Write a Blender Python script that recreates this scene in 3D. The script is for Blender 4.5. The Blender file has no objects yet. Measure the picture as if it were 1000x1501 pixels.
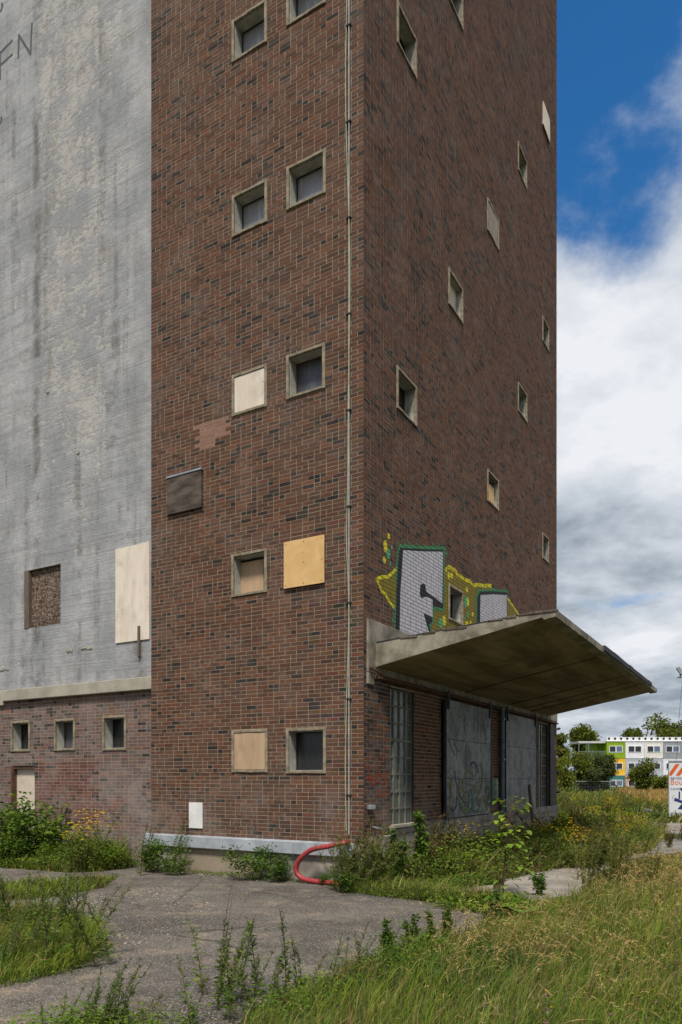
import bpy, math, random
import numpy as np
from mathutils import Vector, Matrix
from mathutils.geometry import tessellate_polygon

random.seed(7)
RNG = np.random.default_rng(11)
scene = bpy.context.scene
COL = scene.collection

# ------------------------------------------------------------------ camera
cam_d = bpy.data.cameras.new('camera')
cam = bpy.data.objects.new('camera', cam_d)
COL.objects.link(cam)
cam.location = (0, 0, 1.6)
cam.rotation_euler = (math.pi / 2, 0, 0)
cam_d.sensor_fit = 'VERTICAL'
cam_d.sensor_height = 36.0
cam_d.lens = 1080 / 1501 * 36.0
cam_d.shift_y = 390.5 / 1501          # rising front: the verticals stay upright
cam_d.clip_start = 0.05
cam_d.clip_end = 3000
scene.camera = cam

# ------------------------------------------------------------------ sky, sun, exposure
SUN_EL, SUN_AZ = math.radians(58), math.atan2(-0.10, -0.99)
world = bpy.data.worlds.new('World')
scene.world = world
world.use_nodes = True
wn, wl = world.node_tree.nodes, world.node_tree.links
wn.clear()


def wnode(t, **kw):
    n = wn.new(t)
    for k, v in kw.items():
        setattr(n, k, v)
    return n


def wmath(op, a, b=None, c=None, clamp=False):
    n = wnode('ShaderNodeMath', operation=op, use_clamp=clamp)
    for i, v in enumerate((a, b, c)):
        if v is None:
            continue
        if isinstance(v, (int, float)):
            n.inputs[i].default_value = v
        else:
            wl.new(v, n.inputs[i])
    return n.outputs[0]


sky = wnode('ShaderNodeTexSky', sky_type='NISHITA')
sky.sun_disc = False
sky.sun_elevation = SUN_EL
sky.sun_rotation = SUN_AZ
sky.air_density = 1.0
sky.dust_density = 0.4
sky.ozone_density = 2.5
tc = wnode('ShaderNodeTexCoord')
sep = wnode('ShaderNodeSeparateXYZ')
wl.new(tc.outputs['Generated'], sep.inputs[0])
CL_SHIFT, CL_RISE = 0.58, 0.62
zc = wmath('ADD', wmath('MAXIMUM', sep.outputs[2], 0.0), 0.22)
cx = wmath('SUBTRACT', wmath('DIVIDE', sep.outputs[0], zc), CL_SHIFT)
cy = wmath('ADD', wmath('DIVIDE', sep.outputs[1], zc), CL_RISE)
comb = wnode('ShaderNodeCombineXYZ')
wl.new(cx, comb.inputs[0])
wl.new(cy, comb.inputs[1])


def cloud_noise(scale, offs, detail, rough, dist=0.0):
    m = wnode('ShaderNodeMapping')
    m.inputs['Location'].default_value = offs
    wl.new(comb.outputs[0], m.inputs[0])
    n = wnode('ShaderNodeTexNoise')
    n.inputs['Scale'].default_value = scale
    n.inputs['Detail'].default_value = detail
    n.inputs['Roughness'].default_value = rough
    n.inputs['Distortion'].default_value = dist
    wl.new(m.outputs[0], n.inputs['Vector'])
    return n.outputs['Fac']


CL_OFF = (9.2, 0.4, 0.0)
big = cloud_noise(0.85, CL_OFF, 2.0, 0.5)
fine = cloud_noise(2.1, (3.6, 7.9, 0), 12.0, 0.60, 0.1)
low = wmath('POWER', wmath('SUBTRACT', 1.0, wmath('MAXIMUM', sep.outputs[2], 0.0)), 3.0)      # towards the horizon one cloud stands behind the other
dens = wmath('ADD', wmath('ADD', wmath('MULTIPLY', big, 0.52), wmath('MULTIPLY', fine, 0.48)), wmath('MULTIPLY', low, 0.34))
mask = wnode('ShaderNodeMapRange', interpolation_type='SMOOTHSTEP')
wl.new(dens, mask.inputs[0])
mask.inputs[1].default_value = 0.448
mask.inputs[2].default_value = 0.545
thick = wmath('ADD', wmath('MULTIPLY', cloud_noise(1.25, (7.3, 2.6, 0), 10.0, 0.55, 0.1), 0.7), wmath('MULTIPLY', cloud_noise(4.2, (2.3, 6.6, 0), 10.0, 0.6, 0.1), 0.3))
ramp = wnode('ShaderNodeValToRGB')
wl.new(wmath('SUBTRACT', thick, wmath('MULTIPLY', low, 0.09)), ramp.inputs[0])
e = ramp.color_ramp.elements
e[0].position, e[0].color = 0.37, (0.30, 0.36, 0.42, 1)
e[1].position, e[1].color = 0.56, (0.86, 0.88, 0.92, 1)
m_ = ramp.color_ramp.elements.new(0.47)
m_.color = (0.60, 0.65, 0.72, 1)
bgs = wnode('ShaderNodeBackground')
bgs.inputs[1].default_value = 0.10
hsv = wnode('ShaderNodeHueSaturation')
hsv.inputs['Saturation'].default_value = 1.35
hsv.inputs['Value'].default_value = 1.35
wl.new(sky.outputs[0], hsv.inputs['Color'])
wl.new(hsv.outputs[0], bgs.inputs[0])
bgc = wnode('ShaderNodeBackground')
wl.new(ramp.outputs[0], bgc.inputs[0])
bgc.inputs[1].default_value = 0.92
mixw = wnode('ShaderNodeMixShader')
wl.new(mask.outputs[0], mixw.inputs[0])
wl.new(bgs.outputs[0], mixw.inputs[1])
wl.new(bgc.outputs[0], mixw.inputs[2])
wo = wnode('ShaderNodeOutputWorld')
wl.new(mixw.outputs[0], wo.inputs[0])

sun_d = bpy.data.lights.new('sun', 'SUN')
sun_d.energy = 4.3
sun_d.angle = math.radians(10)
sun_d.color = (1.0, 0.95, 0.87)
sun = bpy.data.objects.new('sun', sun_d)
COL.objects.link(sun)
sd = Vector((math.sin(SUN_AZ) * math.cos(SUN_EL), math.cos(SUN_AZ) * math.cos(SUN_EL), math.sin(SUN_EL)))
sun.rotation_euler = sd.to_track_quat('Z', 'Y').to_euler()
sun.location = (-10, -20, 40)

vs = scene.view_settings
scene.display_settings.display_device = 'sRGB'
vs.view_transform = 'Standard'
vs.look = 'None'
vs.exposure = 0.10
vs.gamma = 1.0
vs.use_curve_mapping = False
scene.cycles.use_denoising = True
scene.cycles.max_bounces = 6
scene.cycles.transparent_max_bounces = 8

# ------------------------------------------------------------------ helpers: objects
HX, HY, F, CAMH = 500.0, 1141.0, 1080.0, 1.6


def gp(px, py):
    """ground point seen at a place of the photograph"""
    Y = CAMH * F / (py - HY)
    return ((px - HX) / F * Y, Y)


def tag(o, label=None, cat=None, group=None, kind=None):
    if label: o['label'] = label
    if cat: o['category'] = cat
    if group: o['group'] = group
    if kind: o['kind'] = kind
    return o


def empty(name, loc=(0, 0, 0), rz=0.0, parent=None):
    o = bpy.data.objects.new(name, None)
    o.empty_display_size = 0.3
    o.location = loc
    o.rotation_euler = (0, 0, rz)
    o.parent = parent
    COL.objects.link(o)
    return o


def link_mesh(name, me, parent=None, loc=None, rz=0.0):
    o = bpy.data.objects.new(name, me)
    o.parent = parent
    if loc is not None: o.location = loc
    if rz: o.rotation_euler = (0, 0, rz)
    COL.objects.link(o)
    return o


def np_mesh(name, V, faces, mats, fcol=None, fmat=None, smooth=False):
    """V (n,3); faces: list of int arrays (m,k) ; fcol (nf,3) goes to attribute Col (face)"""
    me = bpy.data.meshes.new(name)
    V = np.asarray(V, dtype=np.float32)
    faces = [np.asarray(f, dtype=np.int32) for f in faces if len(f)]
    me.vertices.add(len(V))
    me.vertices.foreach_set('co', V.ravel())
    loops = np.concatenate([f.ravel() for f in faces])
    tot = np.concatenate([np.full(len(f), f.shape[1], dtype=np.int32) for f in faces])
    start = np.concatenate([[0], np.cumsum(tot)[:-1]]).astype(np.int32)
    me.loops.add(len(loops))
    me.loops.foreach_set('vertex_index', loops)
    me.polygons.add(len(tot))
    me.polygons.foreach_set('loop_start', start)
    try:
        me.polygons.foreach_set('loop_total', tot)
    except Exception:
        pass
    if not isinstance(mats, (list, tuple)): mats = [mats]
    for m in mats: me.materials.append(m)
    if fmat is not None: me.polygons.foreach_set('material_index', np.asarray(fmat, dtype=np.int32))
    me.polygons.foreach_set('use_smooth', np.full(len(tot), smooth, dtype=bool))
    me.update(calc_edges=True)
    if fcol is not None:
        a = me.attributes.new('Col', 'FLOAT_COLOR', 'FACE')
        c = np.ones((len(tot), 4), dtype=np.float32)
        c[:, :3] = fcol
        a.data.foreach_set('color', c.ravel())
    me.validate()
    return me


class MB:
    """collects boxes, prisms and tubes of one part"""

    def __init__(self):
        self.v, self.f, self.m = [], [], []

    def box(self, x0, x1, y0, y1, z0, z1, m=0):
        return self.hexa([(x0, y0, z0), (x1, y0, z0), (x1, y1, z0), (x0, y1, z0),
                          (x0, y0, z1), (x1, y0, z1), (x1, y1, z1), (x0, y1, z1)], m)

    def hexa(self, p, m=0):
        b = len(self.v)
        self.v += [tuple(q) for q in p]
        for f in ((3, 2, 1, 0), (4, 5, 6, 7), (0, 1, 5, 4), (1, 2, 6, 5), (2, 3, 7, 6), (3, 0, 4, 7)):
            self.f.append([b + i for i in f]); self.m.append(m)
        return self

    def quad(self, a, b_, c, d, m=0):
        b = len(self.v)
        self.v += [tuple(a), tuple(b_), tuple(c), tuple(d)]
        self.f.append([b, b + 1, b + 2, b + 3]); self.m.append(m)
        return self

    def poly(self, pts, m=0):
        b = len(self.v)
        self.v += [tuple(p) for p in pts]
        self.f.append(list(range(b, b + len(pts)))); self.m.append(m)
        return self

    def prism(self, prof, axis, a0, a1, m=0):
        """prof: list of (p,q) in the two other axes; extruded along axis (0,1,2)"""
        def mk(a, p, q):
            r = [p, q]; r.insert(axis, a); return tuple(r)
        b = len(self.v); n = len(prof)
        self.v += [mk(a0, *p) for p in prof] + [mk(a1, *p) for p in prof]
        self.f.append([b + i for i in range(n)][::-1]); self.m.append(m)
        self.f.append([b + n + i for i in range(n)]); self.m.append(m)
        for i in range(n):
            j = (i + 1) % n
            self.f.append([b + i, b + j, b + n + j, b + n + i]); self.m.append(m)
        return self

    def tube(self, pts, rad, n=6, m=0, cap=True):
        pts = [Vector(p) for p in pts]
        b = len(self.v)
        up = Vector((0.13, 0.31, 0.94))
        for i, p in enumerate(pts):
            t = (pts[min(i + 1, len(pts) - 1)] - pts[max(i - 1, 0)])
            t.normalize()
            s = t.cross(up)
            if s.length < 1e-3: s = t.cross(Vector((1, 0, 0)))
            s.normalize(); w = s.cross(t)
            r = rad[i] if isinstance(rad, (list, tuple)) else rad
            for k in range(n):
                a = 2 * math.pi * k / n
                self.v.append(tuple(p + s * (r * math.cos(a)) + w * (r * math.sin(a))))
        for i in range(len(pts) - 1):
            for k in range(n):
                k2 = (k + 1) % n
                self.f.append([b + i * n + k, b + i * n + k2, b + (i + 1) * n + k2, b + (i + 1) * n + k]); self.m.append(m)
        if cap:
            self.f.append([b + k for k in range(n)][::-1]); self.m.append(m)
            e0 = b + (len(pts) - 1) * n
            self.f.append([e0 + k for k in range(n)]); self.m.append(m)
        return self

    def mesh(self, name, mats, smooth=False):
        me = bpy.data.meshes.new(name)
        me.from_pydata(self.v, [], self.f)
        if not isinstance(mats, (list, tuple)): mats = [mats]
        for x in mats: me.materials.append(x)
        me.polygons.foreach_set('material_index', self.m)
        if smooth: me.polygons.foreach_set('use_smooth', [True] * len(me.polygons))
        me.update()
        return me

    def build(self, name, mats, parent=None, bevel=0.0, smooth=False, loc=None, rz=0.0):
        o = link_mesh(name, self.mesh(name, mats, smooth), parent, loc, rz)
        if bevel:
            b = o.modifiers.new('bevel', 'BEVEL')
            b.width = bevel; b.segments = 2; b.limit_method = 'ANGLE'
        return o


def spline(pts, n=8):
    """Catmull-Rom through the points"""
    P = [np.array(p, float) for p in pts]
    P = [2 * P[0] - P[1]] + P + [2 * P[-1] - P[-2]]
    out = []
    for i in range(1, len(P) - 2):
        for k in range(n):
            t = k / n
            out.append(0.5 * ((2 * P[i]) + (-P[i - 1] + P[i + 1]) * t + (2 * P[i - 1] - 5 * P[i] + 4 * P[i + 1] - P[i + 2]) * t ** 2
                              + (-P[i - 1] + 3 * P[i] - 3 * P[i + 1] + P[i + 2]) * t ** 3))
    out.append(P[-2])
    return [tuple(p) for p in out]


# ------------------------------------------------------------------ helpers: materials
class Mat:
    def __init__(self, name, rough=0.85, spec=0.3, metal=0.0):
        self.m = bpy.data.materials.new(name)
        self.m.use_nodes = True
        self.n, self.l = self.m.node_tree.nodes, self.m.node_tree.links
        self.b = self.n['Principled BSDF']
        self.b.inputs['Roughness'].default_value = rough
        self.b.inputs['Specular IOR Level'].default_value = spec
        self.b.inputs['Metallic'].default_value = metal
        self.tc = self.n.new('ShaderNodeTexCoord')
        self.geo = self.n.new('ShaderNodeNewGeometry')

    def coord(self, scale=(1, 1, 1), src='Object', loc=(0, 0, 0)):
        mp = self.n.new('ShaderNodeMapping')
        mp.inputs['Scale'].default_value = scale
        mp.inputs['Location'].default_value = loc
        self.l.new(self.geo.outputs['Position'] if src == 'World' else self.tc.outputs[src], mp.inputs[0])
        return mp.outputs[0]

    def noise(self, scale, detail=5, rough=0.55, vec=None, dist=0.0):
        n = self.n.new('ShaderNodeTexNoise')
        n.inputs['Scale'].default_value = scale
        n.inputs['Detail'].default_value = detail
        n.inputs['Roughness'].default_value = rough
        n.inputs['Distortion'].default_value = dist
        if vec is None: vec = self.geo.outputs['Position']
        self.l.new(vec, n.inputs['Vector'])
        return n.outputs['Fac']

    def vor(self, scale, vec=None, feature='F1', out='Distance'):
        n = self.n.new('ShaderNodeTexVoronoi')
        n.feature = feature
        n.inputs['Scale'].default_value = scale
        if vec is None: vec = self.geo.outputs['Position']
        self.l.new(vec, n.inputs['Vector'])
        return n.outputs[out]

    def step(self, fac, a, b):
        n = self.n.new('ShaderNodeMapRange')
        n.interpolation_type = 'SMOOTHSTEP'
        n.inputs[1].default_value = a
        n.inputs[2].default_value = b
        self.l.new(fac, n.inputs[0])
        return n.outputs[0]

    def math(self, op, a, b=0.0, clamp=False):
        n = self.n.new('ShaderNodeMath')
        n.operation = op; n.use_clamp = clamp
        for i, v in enumerate((a, b)):
            if isinstance(v, (int, float)): n.inputs[i].default_value = v
            else: self.l.new(v, n.inputs[i])
        return n.outputs[0]

    def mix(self, fac, a, b, mode='MIX'):
        n = self.n.new('ShaderNodeMix')
        n.data_type = 'RGBA'; n.blend_type = mode
        for s, v in ((0, fac), (6, a), (7, b)):
            if isinstance(v, (int, float)): n.inputs[s].default_value = v
            elif isinstance(v, tuple): n.inputs[s].default_value = (*v[:3], 1)
            else: self.l.new(v, n.inputs[s])
        return n.outputs[2]

    def ramp(self, fac, stops):
        n = self.n.new('ShaderNodeValToRGB')
        el = n.color_ramp.elements
        while len(el) < len(stops): el.new(0.5)
        for e_, (p, c) in zip(el, stops):
            e_.position = p; e_.color = (*c, 1)
        self.l.new(fac, n.inputs[0])
        return n.outputs[0]

    def attr(self, name='Col'):
        n = self.n.new('ShaderNodeAttribute')
        n.attribute_name = name
        return n.outputs['Color']

    def sepxyz(self, vec):
        n = self.n.new('ShaderNodeSeparateXYZ')
        self.l.new(vec, n.inputs[0])
        return n.outputs

    def color(self, c):
        if isinstance(c, tuple): self.b.inputs['Base Color'].default_value = (*c[:3], 1)
        else: self.l.new(c, self.b.inputs['Base Color'])
        return self

    def bump(self, h, strength=0.4, dist=0.01):
        n = self.n.new('ShaderNodeBump')
        n.inputs['Strength'].default_value = strength
        n.inputs['Distance'].default_value = dist
        self.l.new(h, n.inputs['Height'])
        self.l.new(n.outputs[0], self.b.inputs['Normal'])
        return self

    def rough(self, r):
        self.l.new(r, self.b.inputs['Roughness']); return self


def simple(name, base, dark=None, scale=6.0, rough=0.85, spec=0.3, metal=0.0, bump=0.25, bscale=40.0, stretch=(1, 1, 1), dirt=0.0):
    """a base colour broken by two scales of noise, with fine relief"""
    M = Mat(name, rough, spec, metal)
    v = M.coord(stretch)
    dark = dark or tuple(c * 0.6 for c in base)
    c = M.mix(M.step(M.noise(scale, 6, 0.6, v), 0.32, 0.68), dark, base)
    g = M.noise(bscale, 4, 0.6, v)
    c = M.mix(0.35, c, M.mix(g, (0.25, 0.25, 0.25), (0.8, 0.8, 0.8)), 'OVERLAY')
    if dirt:
        c = M.mix(M.math('MULTIPLY', M.step(M.noise(1.7, 8, 0.65), 0.5, 0.72), dirt), c, (0.05, 0.045, 0.035))
    M.color(c)
    if bump: M.bump(g, bump, 0.004)
    return M.m


def leafmat(name, trans=0.35, rough=0.6):
    """foliage: colour per leaf from the mesh, light passes through"""
    M = Mat(name, rough, 0.06)
    c = M.attr()
    M.color(c)
    t = M.n.new('ShaderNodeBsdfTranslucent')
    M.l.new(M.mix(1.0, c, (1.0, 1.0, 0.55), 'MULTIPLY'), t.inputs[0])
    mx = M.n.new('ShaderNodeMixShader')
    mx.inputs[0].default_value = trans
    M.l.new(M.b.outputs[0], mx.inputs[1]); M.l.new(t.outputs[0], mx.inputs[2])
    M.l.new(mx.outputs[0], M.n['Material Output'].inputs[0])
    return M.m


def brick_mat(name, efflo, low, soft):
    M = Mat(name, 0.9, 0.2)
    c = M.attr()
    n1 = M.noise(55, 5, 0.65)
    c = M.mix(0.55, c, M.mix(n1, (0.2, 0.2, 0.2), (0.8, 0.8, 0.8)), 'OVERLAY')
    big_ = M.noise(0.55, 7, 0.62)
    c = M.mix(M.math('MULTIPLY', M.step(big_, 0.48, 0.75), 0.45), c, (0.075, 0.055, 0.045))      # soot in broad blotches
    z = M.sepxyz(M.geo.outputs['Position'])[2]
    nn = M.math('ADD', M.noise(1.6, 8, 0.7), M.math('MULTIPLY', M.noise(16, 4, 0.6), 0.35))
    damp = M.math('SUBTRACT', 1.0, M.step(z, low[0], low[1]))
    ef = M.math('MULTIPLY', M.step(nn, 0.60, 0.95), efflo)
    ef2 = M.math('MULTIPLY', M.math('MULTIPLY', M.step(M.math('ADD', nn, M.math('MULTIPLY', M.noise(45, 4, 0.6), 0.25)), 0.70, 0.98), damp), soft)
    c = M.mix(M.math('MAXIMUM', ef, ef2), c, (0.36, 0.32, 0.29))
    M.color(c)
    M.bump(n1, 0.5, 0.004)
    return M.m


def mortar_mat(name, base):
    M = Mat(name, 0.95, 0.1)
    c = M.mix(M.noise(3, 7, 0.65), tuple(b * 0.55 for b in base), base)
    c = M.mix(0.5, c, M.mix(M.noise(60, 4, 0.6), (0.25,) * 3, (0.75,) * 3), 'OVERLAY')
    M.color(c)
    M.bump(M.noise(90, 4, 0.6), 0.5, 0.003)
    return M.m


M_BRICK = brick_mat('tower_brick', 0.12, (0.4, 2.4), 0.3)
M_BRICK_LOW = brick_mat('silo_brick', 0.30, (0.2, 3.4), 0.42)
M_MORTAR = mortar_mat('mortar', (0.345, 0.28, 0.20))
M_MORTAR_LOW = mortar_mat('mortar_pale', (0.36, 0.30, 0.24))
M_FRAME = simple('precast_frame', (0.29, 0.24, 0.165), (0.15, 0.122, 0.08), 9, bump=0.5, bscale=60)
M_REVEAL = simple('painted_reveal', (0.38, 0.375, 0.325), (0.21, 0.205, 0.175), 5, bscale=30)
M_CONC = simple('weathered_concrete', (0.29, 0.255, 0.195), (0.12, 0.102, 0.072), 3.2, bump=0.7, bscale=26, dirt=0.6)
M_BEAM = simple('beam_concrete', (0.37, 0.335, 0.265), (0.26, 0.235, 0.185), 2.0, bump=0.4, bscale=30, dirt=0.2)
M_PLINTH = simple('plinth_concrete', (0.33, 0.29, 0.245), (0.17, 0.145, 0.12), 2.6, bump=0.5, bscale=20, dirt=0.5)
M_ZINC = simple('zinc_flashing', (0.43, 0.45, 0.47), (0.30, 0.32, 0.34), 3.5, rough=0.5, spec=0.5, metal=0.25, bump=0.1, dirt=0.25)
M_STEEL = simple('galvanised_steel', (0.42, 0.44, 0.45), (0.3, 0.32, 0.33), 5, rough=0.45, metal=0.6, bump=0.1)
M_RUST = simple('rusty_steel', (0.13, 0.06, 0.035), (0.05, 0.03, 0.022), 7, bump=0.5, bscale=50)
M_DARKSTEEL = simple('dark_steel', (0.045, 0.047, 0.05), (0.02, 0.02, 0.022), 6, rough=0.6)
M_BITUMEN = simple('bitumen', (0.035, 0.034, 0.036), (0.014, 0.014, 0.015), 8, rough=0.7, bump=0.5)
M_WHITE = simple('white_paint', (0.70, 0.69, 0.66), (0.58, 0.57, 0.54), 3, rough=0.6, bump=0.05)
M_OLDWOOD = simple('grey_timber', (0.17, 0.13, 0.095), (0.07, 0.055, 0.042), 8, stretch=(6, 6, 0.6), bump=0.6, bscale=30)


def ply_mat(name, base, dark, grain=(14, 14, 1.2), stain=0.5):
    M = Mat(name, 0.75, 0.25)
    v = M.coord(grain, 'World')
    w = M.noise(1.0, 6, 0.6, v, 0.8)
    c = M.mix(M.step(w, 0.3, 0.72), dark, base)
    c = M.mix(M.math('MULTIPLY', M.step(M.noise(2.3, 6, 0.65), 0.48, 0.75), stain), c, tuple(d * 0.55 for d in dark))
    kn = M.step(M.vor(4.5, M.coord((1, 1, 0.7), 'World')), 0.035, 0.06)
    c = M.mix(M.math('MULTIPLY', M.math('SUBTRACT', 1.0, kn), 0.7), c, (0.20, 0.10, 0.04))
    c = M.mix(0.3, c, M.mix(M.noise(70, 3, 0.6), (0.25,) * 3, (0.75,) * 3), 'OVERLAY')
    M.color(c)
    M.bump(w, 0.25, 0.003)
    return M.m


M_PLY_NEW = ply_mat('fresh_plywood', (0.66, 0.43, 0.19), (0.57, 0.35, 0.14), grain=(4, 4, 3), stain=0.25)
M_PLY_PALE = ply_mat('bleached_plywood', (0.70, 0.62, 0.52), (0.58, 0.49, 0.39), grain=(5, 5, 1.0))
M_PLY_TAN = ply_mat('tan_plywood', (0.46, 0.32, 0.195), (0.36, 0.245, 0.15), grain=(5, 5, 1.0))
M_PLY_BROWN = ply_mat('old_plywood', (0.20, 0.14, 0.10), (0.08, 0.055, 0.04), grain=(1.2, 1.2, 9), stain=0.6)
M_PLY_GREY = ply_mat('grey_plywood', (0.33, 0.275, 0.215), (0.23, 0.185, 0.14))
M_DOORBOARD = ply_mat('pale_door_board', (0.58, 0.50, 0.40), (0.47, 0.39, 0.30), grain=(2, 2, 1.4))


def osb_mat():
    M = Mat('strand_board', 0.8, 0.2)
    v1 = M.coord((14, 14, 70), 'World'); v2 = M.coord((70, 70, 16), 'World')
    a = M.vor(1.0, v1, out='Color'); b = M.vor(1.0, v2, out='Color')
    ga = M.sepxyz(a)[0]; gb = M.sepxyz(b)[1]
    g = M.math('MULTIPLY', M.math('ADD', ga, gb), 0.5)
    c = M.ramp(g, [(0.15, (0.025, 0.015, 0.009)), (0.5, (0.10, 0.065, 0.045)), (0.85, (0.27, 0.21, 0.165))])
    c = M.mix(M.step(M.sepxyz(M.geo.outputs['Position'])[2], 5.0, 6.0), c, (0.10, 0.05, 0.025), 'MULTIPLY') if False else c
    M.color(c)
    M.bump(g, 0.5, 0.004)
    return M.m


M_OSB = osb_mat()


def glass_mat(name, col, rough=0.12, var=0.5):
    M = Mat(name, rough, 0.5)
    c = M.mix(M.noise(5, 6, 0.65), tuple(x * (1 - var) for x in col), col)
    c = M.mix(M.step(M.noise(2.0, 4, 0.5, M.coord((5, 5, 0.8), 'World')), 0.5, 0.8), c, tuple(min(1, x * 1.7) for x in col))
    M.color(c)
    M.rough(M.math('ADD', M.math('MULTIPLY', M.noise(9, 5, 0.6), 0.35), rough * 0.3))
    return M.m


M_GLASS_DARK = glass_mat('dirty_dark_glass', (0.024, 0.024, 0.024), 0.3)
M_GLASS_BLIND = glass_mat('hazy_glass', (0.33, 0.325, 0.33), 0.45, 0.3)
M_GLASS_GREY = glass_mat('grey_glass', (0.085, 0.085, 0.09), 0.4, 0.4)
M_GLASS_WALL = glass_mat('dusty_pane', (0.10, 0.11, 0.09), 0.3, 0.6)


def silo_mat():
    M = Mat('silo_paint', 0.85, 0.25)
    p = M.coord()
    y, z = M.sepxyz(p)[1], M.sepxyz(p)[2]
    board = M.noise(1.0, 5, 0.6, M.coord((1, 0.35, 7.0)))
    boards2 = M.noise(1.0, 3, 0.6, M.coord((1, 0.5, 30.0)))
    fineN = M.noise(9, 8, 0.7, M.coord((1, 0.8, 1.3)))
    bigN = M.noise(0.8, 8, 0.68, M.coord((1, 1.1, 0.75)))
    streak = M.noise(1.0, 6, 0.65, M.coord((1, 3.2, 0.16)))
    c = M.mix(M.step(bigN, 0.34, 0.66), (0.24, 0.242, 0.245), (0.37, 0.365, 0.36))
    c = M.mix(M.math('MULTIPLY', M.step(board, 0.46, 0.7), 0.5), c, (0.195, 0.195, 0.20))
    # bare concrete where the paint has peeled, most of it in a tall band beside the seam
    band = M.math('MULTIPLY', M.step(y, 0.3, 1.8), M.math('SUBTRACT', 1.0, M.step(y, 3.05, 3.35)))
    up = M.step(z, 5.0, 9.5)
    bias = M.math('MULTIPLY', M.math('MULTIPLY', band, up), 0.07)
    med = M.noise(2.6, 9, 0.74, M.coord((1, 1.0, 1.5), loc=(0, 5, 2)))
    pk = M.math('ADD', M.math('ADD', M.math('MULTIPLY', bigN, 0.3), M.math('MULTIPLY', fineN, 0.3)), M.math('ADD', M.math('MULTIPLY', board, 0.15), M.math('MULTIPLY', med, 0.3)))
    peel = M.step(M.math('ADD', pk, bias), 0.565, 0.63)
    c = M.mix(M.math('MULTIPLY', peel, 0.72), c, (0.41, 0.38, 0.335))
    warm = M.step(M.noise(1.4, 8, 0.7, M.coord((1, 1.2, 0.6), loc=(0, 9, 4))), 0.53, 0.7)
    c = M.mix(M.math('MULTIPLY', warm, 0.45), c, (0.20, 0.165, 0.125))
    st = M.math('MULTIPLY', M.step(streak, 0.5, 0.66), M.step(med, 0.42, 0.58))
    c = M.mix(M.math('MULTIPLY', st, 0.62), c, (0.115, 0.11, 0.105))
    # the dark seam between two pours
    seam = M.math('ABSOLUTE', M.math('SUBTRACT', M.math('ADD', y, M.math('MULTIPLY', M.noise(2.5, 5, 0.7), 0.22)), 3.36))
    sm = M.math('MULTIPLY', M.math('SUBTRACT', 1.0, M.step(seam, 0.01, 0.19)), M.step(M.noise(1.3, 5, 0.7), 0.42, 0.6))
    c = M.mix(M.math('MULTIPLY', sm, 0.8), c, (0.095, 0.088, 0.078))
    c = M.mix(M.math('MULTIPLY', M.step(M.noise(4.0, 8, 0.72, M.coord((1, 0.7, 1.6), loc=(0, 3, 1))), 0.5, 0.72), 0.4), c, (0.21, 0.205, 0.20))
    c = M.mix(0.45, c, M.mix(fineN, (0.15,) * 3, (0.85,) * 3), 'OVERLAY')
    M.color(c)
    h = M.math('ADD', M.math('ADD', M.math('MULTIPLY', boards2, 0.5), M.math('MULTIPLY', fineN, 0.7)), M.math('MULTIPLY', peel, -0.5))
    M.bump(h, 0.7, 0.02)
    return M.m


M_SILO = silo_mat()


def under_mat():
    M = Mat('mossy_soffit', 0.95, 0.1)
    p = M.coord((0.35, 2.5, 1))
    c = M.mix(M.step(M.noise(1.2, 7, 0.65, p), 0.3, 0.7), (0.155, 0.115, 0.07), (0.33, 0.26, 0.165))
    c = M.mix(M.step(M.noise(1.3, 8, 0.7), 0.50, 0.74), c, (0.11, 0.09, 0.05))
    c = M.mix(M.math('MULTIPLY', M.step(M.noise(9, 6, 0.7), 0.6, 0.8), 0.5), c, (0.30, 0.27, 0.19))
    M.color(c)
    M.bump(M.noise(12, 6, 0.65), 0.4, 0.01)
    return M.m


M_SOFFIT = under_mat()


def doorpaint_mat():
    M = Mat('blotched_door_paint', 0.55, 0.35)
    a = M.noise(1.9, 9, 0.72, None, 0.9)
    c = M.mix(M.step(a, 0.36, 0.62), (0.065, 0.07, 0.072), (0.215, 0.222, 0.215))
    v = M.noise(1.0, 7, 0.74, M.coord((6, 6, 0.45)), 0.4)
    c = M.mix(M.math('MULTIPLY', M.step(v, 0.5, 0.68), 0.65), c, (0.30, 0.315, 0.305))
    c = M.mix(M.math('MULTIPLY', M.step(M.noise(3, 8, 0.74, None, 1.4), 0.54, 0.64), 0.7), c, (0.028, 0.028, 0.03))
    c = M.mix(M.math('MULTIPLY', M.step(M.noise(2.6, 6, 0.7, M.coord((1, 1, 1), loc=(5, 2, 1)), 2.6), 0.56, 0.62), 0.5), c, (0.33, 0.34, 0.34))
    c = M.mix(M.math('MULTIPLY', M.step(M.noise(2.2, 4, 0.6, M.coord((1, 1, 1), loc=(3, 1, 7)), 2.0), 0.58, 0.66), 0.4), c, (0.07, 0.10, 0.17))
    c = M.mix(M.math('MULTIPLY', M.step(M.noise(2.4, 5, 0.6, M.coord((1, 1, 1), loc=(8, 4, 3)), 2.2), 0.60, 0.67), 0.4), c, (0.12, 0.05, 0.09))
    M.color(c)
    M.bump(M.noise(30, 5, 0.6), 0.2, 0.003)
    return M.m


M_DOOR = doorpaint_mat()
PAINTCOL = {}


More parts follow.
